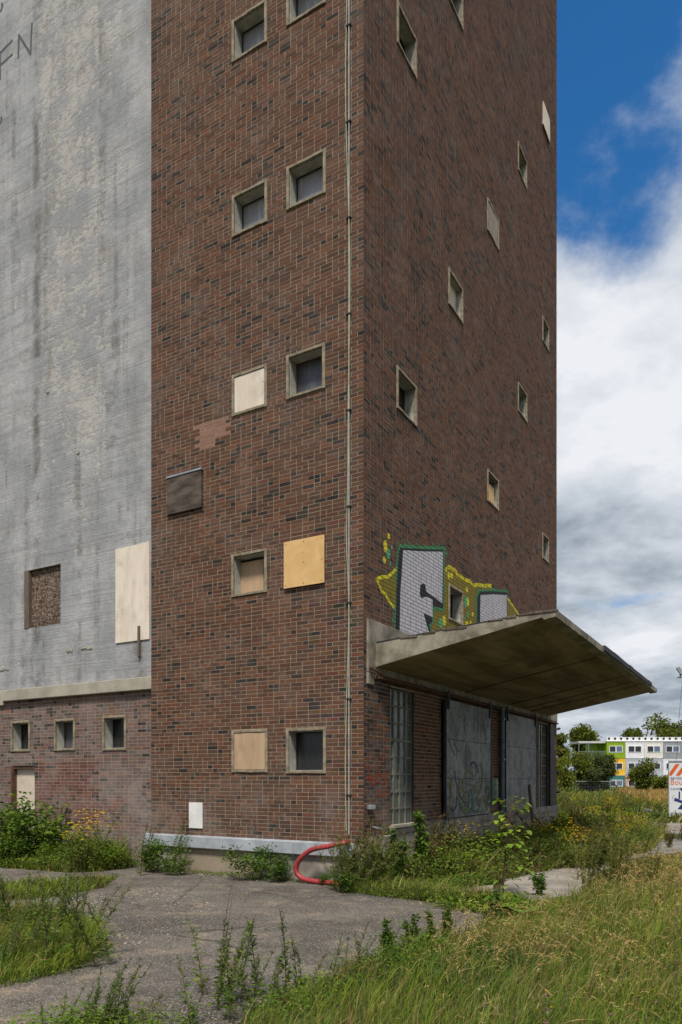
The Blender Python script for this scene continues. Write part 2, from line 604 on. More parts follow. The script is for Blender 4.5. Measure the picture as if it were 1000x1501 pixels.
def paint(name, col, wear=0.5):
    if name not in PAINTCOL:
        M = Mat('spray_' + name, 0.7, 0.3)
        n = M.noise(6, 7, 0.7, M.coord((1, 1, 0.5), 'World'))
        c = M.mix(M.math('MULTIPLY', M.step(n, 0.42, 0.75), wear), col, tuple(x * 0.45 for x in col))
        c = M.mix(0.3, c, M.mix(M.noise(50, 4, 0.6), (0.25,) * 3, (0.75,) * 3), 'OVERLAY')
        M.color(c)
        PAINTCOL[name] = M.m
    return PAINTCOL[name]


# ------------------------------------------------------------------ brickwork
CX, CY = 0.336, 11.0                       # the building's near corner on the ground
ROT = math.atan2(0.8639, 0.5037)           # local x runs along the canopy wall, local y along the window wall
CR, SR = math.cos(ROT), math.sin(ROT)


def to_world(x, y):
    return (CX + CR * x - SR * y, CY + SR * x + CR * y)


COURSE, BH, BS, BHD, JT = 0.0640, 0.0545, 0.210, 0.100, 0.0100
PAL = np.array([(0.150, 0.070, 0.046), (0.175, 0.082, 0.052), (0.125, 0.062, 0.044), (0.150, 0.082, 0.060), (0.200, 0.095, 0.060),
                (0.110, 0.065, 0.052), (0.135, 0.078, 0.062), (0.160, 0.072, 0.044), (0.090, 0.055, 0.047), (0.165, 0.095, 0.072)])
DARK = np.array([(0.030, 0.028, 0.032), (0.040, 0.034, 0.036), (0.052, 0.043, 0.043)])


def brick_rows(u0, u1, z0, z1, holes, rnd, u_shift=0.0):
    """wild bond: runs of stretchers and headers, cut at the ends and at the openings; (u0,u1,z0,z1,whole)"""
    out = []
    nrow = int((z1 - z0) / COURSE)
    for r in range(nrow):
        za = z0 + r * COURSE
        zm = za + BH / 2
        cuts = sorted((h[0], h[1]) for h in holes if h[2] < zm < h[3])
        spans, s = [], u0
        for a, b in cuts:
            if a > s: spans.append((s, a))
            s = max(s, b)
        if s < u1: spans.append((s, u1))
        for a, b in spans:
            x = a + (0.0 if (a != u0 or r % 2) else -0.0)
            first = BS if r % 2 == 0 else BHD
            k = 0
            while x < b - 0.03:
                w = first if k == 0 else (BS if rnd.random() < 0.66 else BHD)
                whole = True
                if x + w > b - 0.05:
                    whole = abs(x + w - b) < 1e-4
                    w = b - x
                    if w > 0.27: w = w / 2 - JT / 2; whole = False
                out.append((x, x + w, za, za + BH, whole))
                x += w + JT
                k += 1
    return out


def brick_tints(B, rnd, dark_share, zone=None, gain=0.57):
    n = len(B)
    t = PAL[rnd.integers(0, len(PAL), n)] * rnd.uniform(0.82, 1.18, (n, 1)) * 0.8 + PAL.mean(0) * 0.2
    # dark headers come in loose clusters
    cen = np.stack([(B[:, 0] + B[:, 1]) / 2, (B[:, 2] + B[:, 3]) / 2], 1)
    ph = np.sin(cen[:, 0] * 3.1 + np.sin(cen[:, 1] * 2.3) * 2) * np.sin(cen[:, 1] * 2.7 + cen[:, 0] * 1.3)
    wl_ = B[:, 1] - B[:, 0]
    dk = rnd.random(n) < dark_share * (1 + 0.5 * ph) * np.where(wl_ < 0.15, 1.9, 0.5)
    t[dk] = DARK[rnd.integers(0, 3, dk.sum())] * rnd.uniform(0.8, 1.3, (dk.sum(), 1))
    t *= gain * np.array([1.12, 0.99, 0.82])
    if zone is not None: t = zone(cen, t, rnd, dk)
    return t


FQ = np.array([(0, 1, 5, 4), (1, 2, 6, 5), (3, 0, 4, 7), (4, 5, 6, 7), (3, 2, 1, 0)])   # front, right, left, top, bottom


def brick_mass(name, B, T, axis, plane, mat, parent, rnd):
    """all the bricks of a wall too small to pick apart: still one solid each. axis 'x': wall lies in x = plane facing -x"""
    n = len(B)
    d = rnd.uniform(0.0008, 0.0028, n)
    jz = rnd.normal(0, 0.0008, (n, 2)); ju = rnd.normal(0, 0.0012, (n, 2))
    a, b = B[:, 0] + ju[:, 0], B[:, 1] + ju[:, 1]
    c, e_ = B[:, 2] + jz[:, 0], B[:, 3] + jz[:, 1]
    V = np.zeros((n, 8, 3))
    front, back = plane - d, np.full(n, plane + 0.004)
    if axis == 'x': ui, di = 1, 0
    else: ui, di = 0, 1
    for k, (uu, dd, zz) in enumerate(((a, front, c), (b, front, c), (b, back, c), (a, back, c), (a, front, e_), (b, front, e_), (b, back, e_), (a, back, e_))):
        V[:, k, ui] = uu; V[:, k, di] = dd; V[:, k, 2] = zz
    fq = FQ if axis == 'y' else FQ[:, ::-1]
    Fc = (np.arange(n)[:, None, None] * 8 + fq[None]).reshape(-1, 4)
    me = np_mesh(name, V.reshape(-1, 3), [Fc], mat, np.repeat(T, 5, axis=0))
    o = link_mesh(name, me, parent)
    o['kind'] = 'stuff'
    return o


BRICK_CACHE = {}


def brick_single(B, t, axis, plane, mat, parent, rnd):
    w = B[1] - B[0]
    q = tuple(np.round(np.array(t) / 0.0125).astype(int))
    key = (round(w, 2), q, axis, mat.name)
    if key not in BRICK_CACHE:
        h, d = BH / 2, 0.0020
        x = w / 2
        e = 0.0008
        if axis == 'y':
            P = [(-x, 0.004, -h), (x, 0.004, -h), (x, 0.004, h), (-x, 0.004, h), (-x, -d + e, -h), (x, -d + e, -h), (x, -d + e, h), (-x, -d + e, h),
                 (-x + e, -d, -h + e), (x - e, -d, -h + e), (x - e, -d, h - e), (-x + e, -d, h - e)]
        else:
            P = [(0.004, x, -h), (0.004, -x, -h), (0.004, -x, h), (0.004, x, h), (-d + e, x, -h), (-d + e, -x, -h), (-d + e, -x, h), (-d + e, x, h),
                 (-d, x - e, -h + e), (-d, -x + e, -h + e), (-d, -x + e, h - e), (-d, x - e, h - e)]
        Fc = [(8, 9, 10, 11)]
        for i in range(4):
            j = (i + 1) % 4
            Fc += [(4 + i, 4 + j, 8 + j, 8 + i), (i, j, 4 + j, 4 + i)]
        BRICK_CACHE[key] = np_mesh('brick', P, [Fc], mat, np.tile(np.array(t), (len(Fc), 1)))
    u, z = (B[0] + B[1]) / 2, (B[2] + B[3]) / 2
    off = plane + rnd.uniform(-0.0005, 0.0005)
    loc = (u, off, z) if axis == 'y' else (off, u, z)
    return link_mesh('brick', BRICK_CACHE[key], parent, loc)


def seen_size(B, axis, plane):
    """how large each brick shows from where the photograph was taken"""
    u, z = (B[:, 0] + B[:, 1]) / 2, (B[:, 2] + B[:, 3]) / 2
    lx, ly = (np.full(len(u), plane), u) if axis == 'x' else (u, np.full(len(u), plane))
    X, Y = CX + CR * lx - SR * ly, CY + SR * lx + CR * ly
    n = (-CR, -SR) if axis == 'x' else (SR, -CR)
    dist = np.sqrt(X ** 2 + Y ** 2 + (z - CAMH) ** 2)
    cosv = (-X * n[0] - Y * n[1]) / dist
    px = HX + F * X / Y; py = HY - F * (z - CAMH) / Y
    ok = (px > 2) & (px < 998) & (py > 2) & (py < 1499)
    return (B[:, 1] - B[:, 0]) * np.maximum(cosv, 0) / Y ** 2 * ok


def wall_grid(mb, axis, plane, u0, u1, z0, z1, holes, m=0):
    """the mortar face of a wall with its openings left out"""
    us = sorted({u0, u1, *[h[i] for h in holes for i in (0, 1) if u0 < h[i] < u1]})
    zs = sorted({z0, z1, *[h[i] for h in holes for i in (2, 3) if z0 < h[i] < z1]})
    for i in range(len(us) - 1):
        for j in range(len(zs) - 1):
            um, zm = (us[i] + us[i + 1]) / 2, (zs[j] + zs[j + 1]) / 2
            if any(h[0] < um < h[1] and h[2] < zm < h[3] for h in holes): continue
            a, b, c, d = us[i], us[i + 1], zs[j], zs[j + 1]
            if axis == 'y': mb.quad((a, plane, c), (b, plane, c), (b, plane, d), (a, plane, d), m)
            else: mb.quad((plane, b, c), (plane, a, c), (plane, a, d), (plane, b, d), m)


class Wall:
    """maps (u, out, z) of a wall to the building's own axes; out > 0 comes out of the wall"""

    def __init__(self, axis, plane): self.axis, self.plane = axis, plane

    def box(self, mb, u0, u1, o0, o1, z0, z1, m=0):
        a, b = sorted((self.plane - o0, self.plane - o1))
        if self.axis == 'y': mb.box(u0, u1, a, b, z0, z1, m)
        else: mb.box(a, b, u0, u1, z0, z1, m)

    def pt(self, u, o, z):
        return (u, self.plane - o, z) if self.axis == 'y' else (self.plane - o, u, z)


def window(W, parent, u0, u1, z0, z1, kind, label=None, rnd=random):
    """precast frame as deep as the wall with what fills it: glass, a board set in or a board screwed over"""
    w = empty('window', W.pt((u0 + u1) / 2, 0, z0), 0, parent)
    org = Vector(w.location)
    if label: w['label'] = label

    def part(name, mb, mats, bevel=0.0):
        mb.v = [tuple(Vector(p) - org) for p in mb.v]
        return mb.build(name, mats, w, bevel)
    t, dp, pr = 0.050, 0.22, 0.024
    fr = MB()
    j = lambda: rnd.uniform(-0.004, 0.004)
    fr_ = [(u0, u0 + t, z0, z1), (u1 - t, u1, z0, z1), (u0 + t, u1 - t, z0, z0 + t * 0.95), (u0 + t, u1 - t, z1 - t, z1)]
    for a, b, c, d in fr_:
        if b - a > d - c:      # sills and heads in broken lengths: the arrises have spalled
            e0 = a
            while e0 < b - 0.001:
                e1 = min(b, e0 + rnd.uniform(0.08, 0.3))
                W.box(fr, e0, e1, pr + j(), -0.02, c + rnd.uniform(0, .007), d - rnd.uniform(0, .004), 0)
                e0 = e1
        else: W.box(fr, a, b, pr + j(), -0.02, c, d, 0)
    fo = part('frame', fr, [M_FRAME], 0.006)
    rv = MB()
    i = 0.010
    for a, b, c, d in [(u0 + t - i, u0 + t + 0.004, z0 + t, z1 - t), (u1 - t - 0.004, u1 - t + i, z0 + t, z1 - t),
                       (u0 + t, u1 - t, z0 + t * 0.95 - i, z0 + t * 0.95 + 0.004), (u0 + t, u1 - t, z1 - t - 0.004, z1 - t + i)]:
        W.box(rv, a, b, -0.021, -dp, c, d, 0)
    part('reveal', rv, [M_REVEAL])
    a, b, c, d = u0 + t, u1 - t, z0 + t, z1 - t
    pane = MB()
    W.box(pane, a - 0.01, b + 0.01, -dp + 0.012, -dp - 0.02, c - 0.01, d + 0.01)
    gm = {'dark': M_GLASS_DARK, 'blind': M_GLASS_BLIND, 'grey': M_GLASS_GREY}.get(kind, M_GLASS_DARK)
    part('pane', pane, [gm])
    if kind in ('dark', 'blind', 'grey'):
        sb = MB()
        s = 0.022
        for q in ((a, a + s, c, d), (b - s, b, c, d), (a + s, b - s, c, c + s), (a + s, b - s, d - s, d)):
            W.box(sb, q[0], q[1], -dp + 0.03, -dp + 0.010, q[2], q[3])
        part('sash', sb, [M_DARKSTEEL if kind != 'grey' else M_RUST])
    bd = MB()
    if kind.startswith('flush'):
        W.box(bd, a + 0.002, b - 0.003, 0.012, -0.01, c + 0.002, d - 0.004)
        part('board', bd, [{'flush_pale': M_PLY_PALE, 'flush_tan': M_PLY_TAN, 'flush_grey': M_PLY_GREY}[kind]], 0.002)
    elif kind == 'deep_board':
        W.box(bd, a + 0.002, b - 0.003, -0.11, -0.13, c + 0.002, d - 0.004)
        part('board', bd, [M_PLY_PALE], 0.002)
    elif kind == 'half_board':
        W.box(bd, a + (b - a) * 0.24, b - 0.003, -0.17, -0.185, c + 0.002, d - 0.05)
        part('board', bd, [M_PLY_TAN], 0.002)
    elif kind == 'low_board':
        W.box(bd, a + 0.01, b - 0.10, -0.045, -0.06, c + 0.002, c + (d - c) * 0.72)
        part('board', bd, [M_PLY_NEW], 0.002)
    elif kind in ('over_new', 'over_pale'):
        W.box(bd, u0 - 0.012, u1 + 0.012, pr + 0.024, pr + 0.008, z0 - 0.012, z1 + 0.014)
        part('board', bd, [M_PLY_NEW if kind == 'over_new' else M_PLY_PALE], 0.002)
        sc = MB()
        for uu in (u0 + 0.03, (u0 + u1) / 2, u1 - 0.03):
            for zz in (z0 + 0.03, (z0 + z1) / 2, z1 - 0.03):
                W.box(sc, uu - 0.006, uu + 0.006, pr + 0.027, pr + 0.022, zz - 0.006, zz + 0.006)
        part('screw', sc, [M_RUST])['kind'] = 'stuff'
    return w

# ------------------------------------------------------------------ the brick tower
tower = empty('brick_tower', (CX, CY, 0), ROT)
tag(tower, 'tall dark red brick tower with small square windows and a concrete canopy', 'tower')
LW, LD = 4.315, 11.49          # width of the window wall, depth of the canopy wall
WL, WR = Wall('x', 0.0), Wall('y', 0.0)

left_win = [  # u0,u1,z0,z1,kind
    (1.765, 2.48, 13.48, 14.18, 'blind'), (0.655, 1.385, 13.52, 14.22, 'blind'),
    (1.76, 2.478, 10.578, 11.272, 'blind'), (0.655, 1.382, 10.603, 11.288, 'blind'),
    (1.765, 2.478, 7.603, 8.292, 'flush_pale'), (0.665, 1.385, 7.600, 8.303, 'grey'),
    (1.765, 2.49, 4.605, 5.316, 'half_board'), (0.675, 1.40, 4.615, 5.325, 'over_new'),
    (1.755, 2.485, 1.695, 2.398, 'flush_tan'), (0.65, 1.39, 1.675, 2.393, 'dark'),
    (1.765, 2.48, 16.45, 17.15, 'dark'), (0.655, 1.385, 16.48, 17.18, 'dark')]
right_win = [
    (3.345, 4.088, 16.33, 17.03, 'dark'), (1.125, 1.887, 13.56, 14.25, 'dark'),
    (9.93, 10.58, 18.98, 19.56, 'over_pale'), (7.763, 8.508, 16.24, 16.92, 'dark'),
    (5.545, 6.305, 13.365, 14.055, 'flush_grey'), (3.341, 4.088, 10.545, 11.238, 'deep_board'),
    (9.958, 10.62, 13.26, 13.915, 'dark'), (1.114, 1.887, 7.615, 8.307, 'dark'),
    (7.763, 8.508, 10.443, 11.137, 'dark'), (5.545, 6.30, 7.548, 8.235, 'low_board'),
    (9.958, 10.61, 7.462, 8.153, 'dark'), (3.341, 4.088, 4.598, 5.275, 'dark')]
I = 0.02
hl = [(a + I, b - I, c + I, d - I) for a, b, c, d, k in left_win]
hr = [(a + I, b - I, c + I, d - I) for a, b, c, d, k in right_win]
GLZ1, GLZ2 = (0.89, 1.80, 0.83, 3.06), (9.57, 10.52, 0.83, 3.06)
DR1, DR2 = (3.02, 5.50, 0.86, 3.05), (6.55, 9.02, 0.86, 3.05)
BAND = (0.09, LD - 0.03, 3.20, 4.01)
ground_holes = [GLZ1, GLZ2, DR1, DR2]
TZ0, TOP = 0.60, 27.0
core = MB()
wall_grid(core, 'x', 0.0, 0.0, LW, 0.0, TOP, hl)
wall_grid(core, 'y', 0.0, 0.0, LD, 0.0, TOP, hr + ground_holes)
core.quad((LD, 0, 0), (LD, LW, 0), (LD, LW, TOP), (LD, 0, TOP))
core.quad((LD, LW, 0), (0, LW, 0), (0, LW, TOP), (LD, LW, TOP))
core.quad((0, 0, TOP), (LD, 0, TOP), (LD, LW, TOP), (0, LW, TOP))
core.build('wall', [M_MORTAR], tower)


def tower_zone(cen, t, rnd, dk):
    # a repair in newer, pinker bricks between the second board and the vent cover
    q = (cen[:, 0] > 2.60) & (cen[:, 0] < 3.28) & (cen[:, 1] > 7.18 + 0.18 * (cen[:, 0] < 2.85)) & (cen[:, 1] < 7.66)
    t[q] = np.array((0.235, 0.125, 0.088)) * rnd.uniform(0.92, 1.08, (q.sum(), 1))
    return t


def corner_zone(cen, t, rnd, dk):
    # overburnt bricks in the pier at the corner, below the canopy
    q = (cen[:, 0] < 0.9) & (cen[:, 1] < 3.2) & (rnd.random(len(t)) < .35)
    t[q] = np.array((0.055, 0.038, 0.038)) * rnd.uniform(.6, 1.6, (q.sum(), 1))
    return t


rb = np.random.default_rng(3)
stp = 0.0
rowsL = brick_rows(-0.005, LW, TZ0 + 0.02, 19.0, hl, rb)
BL = np.array([b[:4] for b in rowsL])
wholeL = np.array([b[4] for b in rowsL])
TLn = brick_tints(BL, rb, 0.105, tower_zone)
bh = [BAND] + hr + ground_holes
rowsR = brick_rows(0.005, LD, 0.72, 25.0, bh, rb)
BR = np.array([b[:4] for b in rowsR])
wholeR = np.array([b[4] for b in rowsR])
TR = brick_tints(BR, rb, 0.15, corner_zone, 0.61)
seen = np.concatenate([seen_size(BL, 'x', 0) * wholeL, seen_size(BR, 'y', 0) * wholeR])
top300 = np.argsort(-seen)[:300]
pick = np.zeros(len(seen), bool); pick[top300] = True
pl, pr_ = pick[:len(BL)], pick[len(BL):]
QT = lambda t: np.maximum(np.round(t / 0.0125), 1.2) * 0.0125
for i in np.nonzero(pl)[0]: brick_single(BL[i], QT(TLn[i]), 'x', 0.0, M_BRICK, tower, rb)
for i in np.nonzero(pr_)[0]: brick_single(BR[i], QT(TR[i]), 'y', 0.0, M_BRICK, tower, rb)
tag(brick_mass('brickwork', BL[~pl], TLn[~pl], 'x', 0.0, M_BRICK, tower, rb), None)
tag(brick_mass('brickwork', BR[~pr_], TR[~pr_], 'y', 0.0, M_BRICK, tower, rb), None)

NOTE = {'flush_pale': 'window closed with a pale bleached board', 'over_new': 'window covered by a bright yellow plywood sheet',
        'flush_tan': 'window closed with a tan plywood board', 'half_board': 'open window with a board standing deep inside',
        'over_pale': 'window covered by a pale sheet', 'deep_board': 'window boarded behind its frame', 'low_board': 'window half closed by an orange board',
        'flush_grey': 'window closed with a grey brown board'}
wr = random.Random(5)
for a, b, c, d, k in left_win: window(WL, tower, a, b, c, d, k, NOTE.get(k), wr)
for a, b, c, d, k in right_win: window(WR, tower, a, b, c, d, k, NOTE.get(k), wr)

# concrete band and canopy
mb = MB(); WR.box(mb, BAND[0], BAND[1], 0.032, -0.02, BAND[2], BAND[3])
WR.box(mb, 0.09, 0.30, 0.031, -0.02, 3.02, 3.199)
mb.build('concrete_band', [M_CONC], tower, 0.012)
cn = MB()
prof0 = [(-0.034, 3.30), (-0.034, 3.665), (-1.0, 3.735), (-2.76, 3.875), (-2.76, 3.775), (-2.60, 3.755), (-2.57, 3.785)]
nseg = 14
xs = np.linspace(0.33, 10.5, nseg + 1)
rc = random.Random(2)
rings = []
for x in xs:
    rings.append([(x, y + rc.uniform(-0.004, 0.004), z + rc.uniform(-0.005, 0.005)) for y, z in prof0])
b0 = 0
for r in rings: cn.v += r
k = len(prof0)
for i in range(nseg):
    for j in range(k):
        j2 = (j + 1) % k
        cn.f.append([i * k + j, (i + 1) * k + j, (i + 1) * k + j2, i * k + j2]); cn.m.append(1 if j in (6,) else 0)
cn.f.append([j for j in range(k)]); cn.m.append(0)
cn.f.append([nseg * k + j for j in range(k)][::-1]); cn.m.append(0)
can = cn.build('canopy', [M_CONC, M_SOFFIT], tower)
can['label'] = 'tapering concrete canopy sloping up away from the brick wall'
rib = MB()
for x, w in ((6.9, 0.05), (8.0, 0.05), (8.75, 0.06), (4.1, 0.03)):
    rib.hexa([(x, -0.05, 3.286), (x + w, -0.05, 3.286), (x + w, -2.55, 3.772), (x, -2.55, 3.772), (x, -0.05, 3.31), (x + w, -0.05, 3.31), (x + w, -2.55, 3.80), (x, -2.55, 3.80)])
rib.build('joint_ridge', [simple('damp_joint', (0.11, 0.085, 0.05), (0.06, 0.048, 0.03), 5)], can)
# roofing felt rolled over the edge, torn along the far half
ft = MB()
x = 3.6
while x < 9.3:
    w = rc.uniform(0.35, 0.9)
    ft.box(x, min(x + w, 9.35), -2.785 - rc.uniform(0, .012), -2.70, 3.80 + rc.uniform(-.008, .012), 3.893 + rc.uniform(0, .008))
    x += w - 0.01
ft.build('roofing_felt', [M_BITUMEN], can, 0.006)['label'] = 'torn black roofing felt along the outer edge'
ft = MB()
ft.hexa([(0.34, -0.04, 3.668), (10.49, -0.04, 3.668), (10.49, -2.70, 3.878), (0.34, -2.70, 3.878), (0.34, -0.04, 3.69), (10.49, -0.04, 3.69), (10.49, -2.70, 3.892), (0.34, -2.70, 3.892)])
ft.build('roof_cover', [M_BITUMEN], can)
ft = MB()
for q in range(9):
    y = rc.uniform(0.1, 2.5); w = rc.uniform(0.12, 0.5)
    zt = 3.672 + y * 0.0768
    ft.box(0.318, 0.36, -y - w, -y, zt - 0.008 + rc.uniform(-.006, .006), zt + 0.016 + rc.uniform(-.004, .006))
ft.build('felt_edge', [M_OLDWOOD], can, 0.004)['kind'] = 'stuff'
can2 = MB()
can2.tube([(0.115, -0.05, 3.27), (0.3, -0.09, 3.22), (0.42, -0.1, 3.2)], 0.02)
can2.build('broken_bracket', [M_RUST], tower)

# ground floor of the canopy wall
pb = MB()
WR.box(pb, 0.62, LD + 0.015, 0.035, -0.25, -0.3, 0.70)
WR.box(pb, 0.86, LD + 0.018, 0.05, -0.25, 0.70, 0.84)
pb.build('plinth', [M_PLINTH], tower, 0.012)
sl = MB()
WR.box(sl, 0.85, 1.86, 0.085, 0.03, 0.80, 0.862)
sl.build('window_ledge', [M_BEAM], tower, 0.01)
rk = random.Random(9)
for (u0, u1, z0, z1), cols in ((GLZ1, 4), (GLZ2, 4)):
    gw = empty('glazed_window', WR.pt((u0 + u1) / 2, 0, z0), 0, tower)
    gw['label'] = 'tall steel window of small dusty panes'
    o = Vector(gw.location)
    rows, dep = 8, 0.075
    fr = MB()
    bw = 0.014
    for i in range(cols + 1):
        uu = u0 + (u1 - u0) * i / cols
        WR.box(fr, max(u0, uu - bw), min(u1, uu + bw), -dep + 0.028, -dep - 0.02, z0, z1)
    for i in range(rows + 1):
        zz = z0 + (z1 - z0) * i / rows
        h = bw * (1.5 if i in (0, 2, 5, 8) else 0.9)
        for q in range(cols):
            ua, ub = u0 + (u1 - u0) * q / cols + bw, u0 + (u1 - u0) * (q + 1) / cols - bw
            WR.box(fr, ua, ub, -dep + 0.024, -dep - 0.02, max(z0, zz - h), min(z1, zz + h))
    fr.v = [tuple(Vector(p) - o) for p in fr.v]
    fr.build('frame', [simple('glazing_bar', (0.19, 0.185, 0.15), (0.12, 0.11, 0.09), 8, bump=0.3)] if 'glazing_bar' not in bpy.data.materials else [bpy.data.materials['glazing_bar']], gw)
    rv = MB()
    for q in ((u0 - 0.03, u0 + 0.001, z0, z1), (u1 - 0.001, u1 + 0.03, z0, z1)): WR.box(rv, q[0], q[1], -0.002, -dep - 0.05, q[2], q[3])
    WR.box(rv, u0, u1, -0.002, -dep - 0.05, z1 - 0.001, z1 + 0.03)
    WR.box(rv, u0, u1, -0.002, -dep - 0.05, z0 - 0.03, z0 + 0.001)
    rv.v = [tuple(Vector(p) - o) for p in rv.v]
    rv.build('reveal', [simple('dark_reveal', (0.07, 0.06, 0.065), (0.035, 0.03, 0.03), 6)], gw)
    pw, ph = (u1 - u0) / cols - 0.03, (z1 - z0) / rows - 0.03
    gmesh = MB(); gmesh.box(-pw / 2, pw / 2, -0.006, 0.006, -ph / 2, ph / 2)
    gme = gmesh.mesh('pane', [M_GLASS_WALL])
    for i in range(cols):
        for j in range(rows):
            p = Vector(WR.pt(u0 + (u1 - u0) * (i + .5) / cols, -dep, z0 + (z1 - z0) * (j + .5) / rows)) - o
            g_ = link_mesh('pane', gme, gw, p)
            g_.rotation_euler = (rk.uniform(-.02, .02), 0, rk.uniform(-.02, .02))

rl = MB()
WR.box(rl, 0.32, LD - 0.15, 0.06, 0.02, 3.115, 3.195)
WR.box(rl, 0.32, LD - 0.15, 0.105, 0.06, 3.125, 3.15)
rl.build('door_rail', [M_RUST], tower, 0.004)


def sliding_door(u0, u1, z0, z1, lab, seed):
    r = random.Random(seed)
    d = empty('sliding_door', WR.pt((u0 + u1) / 2, 0, z0), 0, tower)
    d['label'] = lab
    o = Vector(d.location)

    def part(nm, mb_, mats, bev=0.0):
        mb_.v = [tuple(Vector(p) - o) for p in mb_.v]
        return mb_.build(nm, mats, d, bev)
    n = 3
    for i in range(n):
        a = MB(); za, zb = z0 + (z1 - z0) * i / n, z0 + (z1 - z0) * (i + 1) / n
        WR.box(a, u0 + 0.03, u1 - 0.03, 0.10 + r.uniform(-.002, .002), 0.055, za + 0.003, zb - 0.003)
        part('door_panel', a, [M_DOOR], 0.004)
    for ua in (u0, u1 - 0.03):
        a = MB(); WR.box(a, ua, ua + 0.03, 0.108, 0.05, z0, z1)
        part('door_edge', a, [M_DARKSTEEL], 0.003)
    for uu in (u0 + 0.10, u1 - 0.12):
        a = MB(); WR.box(a, uu - 0.025, uu + 0.025, 0.13, 0.101, z1 - 0.18, z1 + 0.16)
        WR.box(a, uu - 0.05, uu + 0.05, 0.128, 0.106, z1 + 0.05, z1 + 0.14)
        part('hanger', a, [M_DARKSTEEL], 0.004)
    return d, o


d1, o1 = sliding_door(2.98, 5.53, 0.86, 3.06, 'grey sliding door daubed with green, yellow and purple paint', 4)
d2, o2 = sliding_door(6.52, 9.04, 0.84, 3.08, 'plain grey sliding door behind the leaning planks', 8)
a = MB()
WR.box(a, 5.555, 5.66, 0.20, 0.10, 1.16, 1.60); WR.box(a, 5.575, 5.64, 0.215, 0.20, 1.2, 1.56)
a.v = [tuple(Vector(p) - o1) for p in a.v]
a.build('door_handle', [simple('pale_enamel', (0.36, 0.43, 0.37), (0.2, 0.25, 0.2), 8)], d1, 0.02)
# spray marks low on the first door
rg = random.Random(21)
dg = MB()
cols_ = ['lime', 'yellow', 'teal', 'plum', 'white', 'green']
PM = [paint('lime', (0.13, 0.165, 0.065), .8), paint('yellow', (0.19, 0.165, 0.06), .8), paint('teal', (0.05, 0.12, 0.12), .8), paint('plum', (0.085, 0.06, 0.085), .8),
      paint('chalk', (0.19, 0.20, 0.20), .8), paint('grass_green', (0.06, 0.11, 0.065), .8)]
for s in range(46):
    mi = rg.choice([0, 1, 1, 2, 3, 5, 0]) if s < 32 else 4
    if s < 32:
        u, z = rg.uniform(3.1, 5.3), 0.9 + rg.random() ** 1.4 * 0.85
    else:
        u, z = rg.uniform(3.1, 5.3), rg.uniform(1.6, 2.7)
    ang = rg.uniform(0, 6.28); cur = rg.uniform(-5, 5)
    L = rg.uniform(0.25, 0.9); wd = rg.uniform(0.012, 0.04) if mi != 4 else rg.uniform(0.006, 0.018)
    n = 12; pts = []
    for i in range(n + 1):
        pts.append((u, z)); u += math.cos(ang) * L / n; z += math.sin(ang) * L / n; ang += cur / n
    oo = 0.1035 + s * 0.00008
    for i in range(n):
        (ua, za), (ub, zb) = pts[i], pts[i + 1]
        if not all(3.03 < q < 5.48 for q in (ua, ub)) or not all(0.89 < q < 3.0 for q in (za, zb)): continue
        dx, dz = ub - ua, zb - za; l = math.hypot(dx, dz) or 1; nx, nz = -dz / l * wd, dx / l * wd
        dg.quad(WR.pt(ua + nx, oo, za + nz), WR.pt(ua - nx, oo, za - nz), WR.pt(ub - nx, oo, zb - nz), WR.pt(ub + nx, oo, zb + nz), mi)
dg.v = [tuple(Vector(p) - o1) for p in dg.v]
tag(dg.build('graffiti', PM, d1), 'loose swirls of sprayed colour', kind='stuff')

a = MB(); a.tube([WR.pt(6.28, 0.10, 0.3), WR.pt(6.28, 0.10, 3.19)], 0.05, 10)
for z in (1.1, 2.0, 2.9): WR.box(a, 6.21, 6.35, 0.155, 0.0, z, z + 0.04)
a.build('downpipe', [simple('blue_grey_pipe', (0.13, 0.16, 0.18), (0.07, 0.085, 0.1), 6, rough=0.5)], tower)
a = MB(); WR.box(a, 6.38, 6.50, 0.06, -0.01, 0.85, 3.11)
a.build('gap_shade_strip', [M_DARKSTEEL], tower, 0.004)  # dark strip put in for the shaded gap between downpipe and door
a = MB(); WR.box(a, 10.60, 11.0, 0.055, 0.008, 0.86, 3.10)
a.build('shutter', [M_DARKSTEEL], tower, 0.004)
for z in (3.0, 1.75, 1.2):
    a = MB(); a.tube([(LD + 0.0, -0.03, z), (LD + 0.10, -0.06, z + 0.02)], 0.035, 6); a.build('wall_hook', [M_DARKSTEEL], tower)
a = MB(); WR.box(a, 0.10, 0.26, 0.07, 0.004, 1.13, 1.20); a.build('junction_box', [M_STEEL], tower, 0.008)
a = MB(); a.tube([WR.pt(0.28, 0.0, 0.86), WR.pt(0.33, 0.08, 0.84), WR.pt(0.44, 0.09, 0.82)], 0.012, 6); a.build('cable_stub', [M_STEEL], tower)

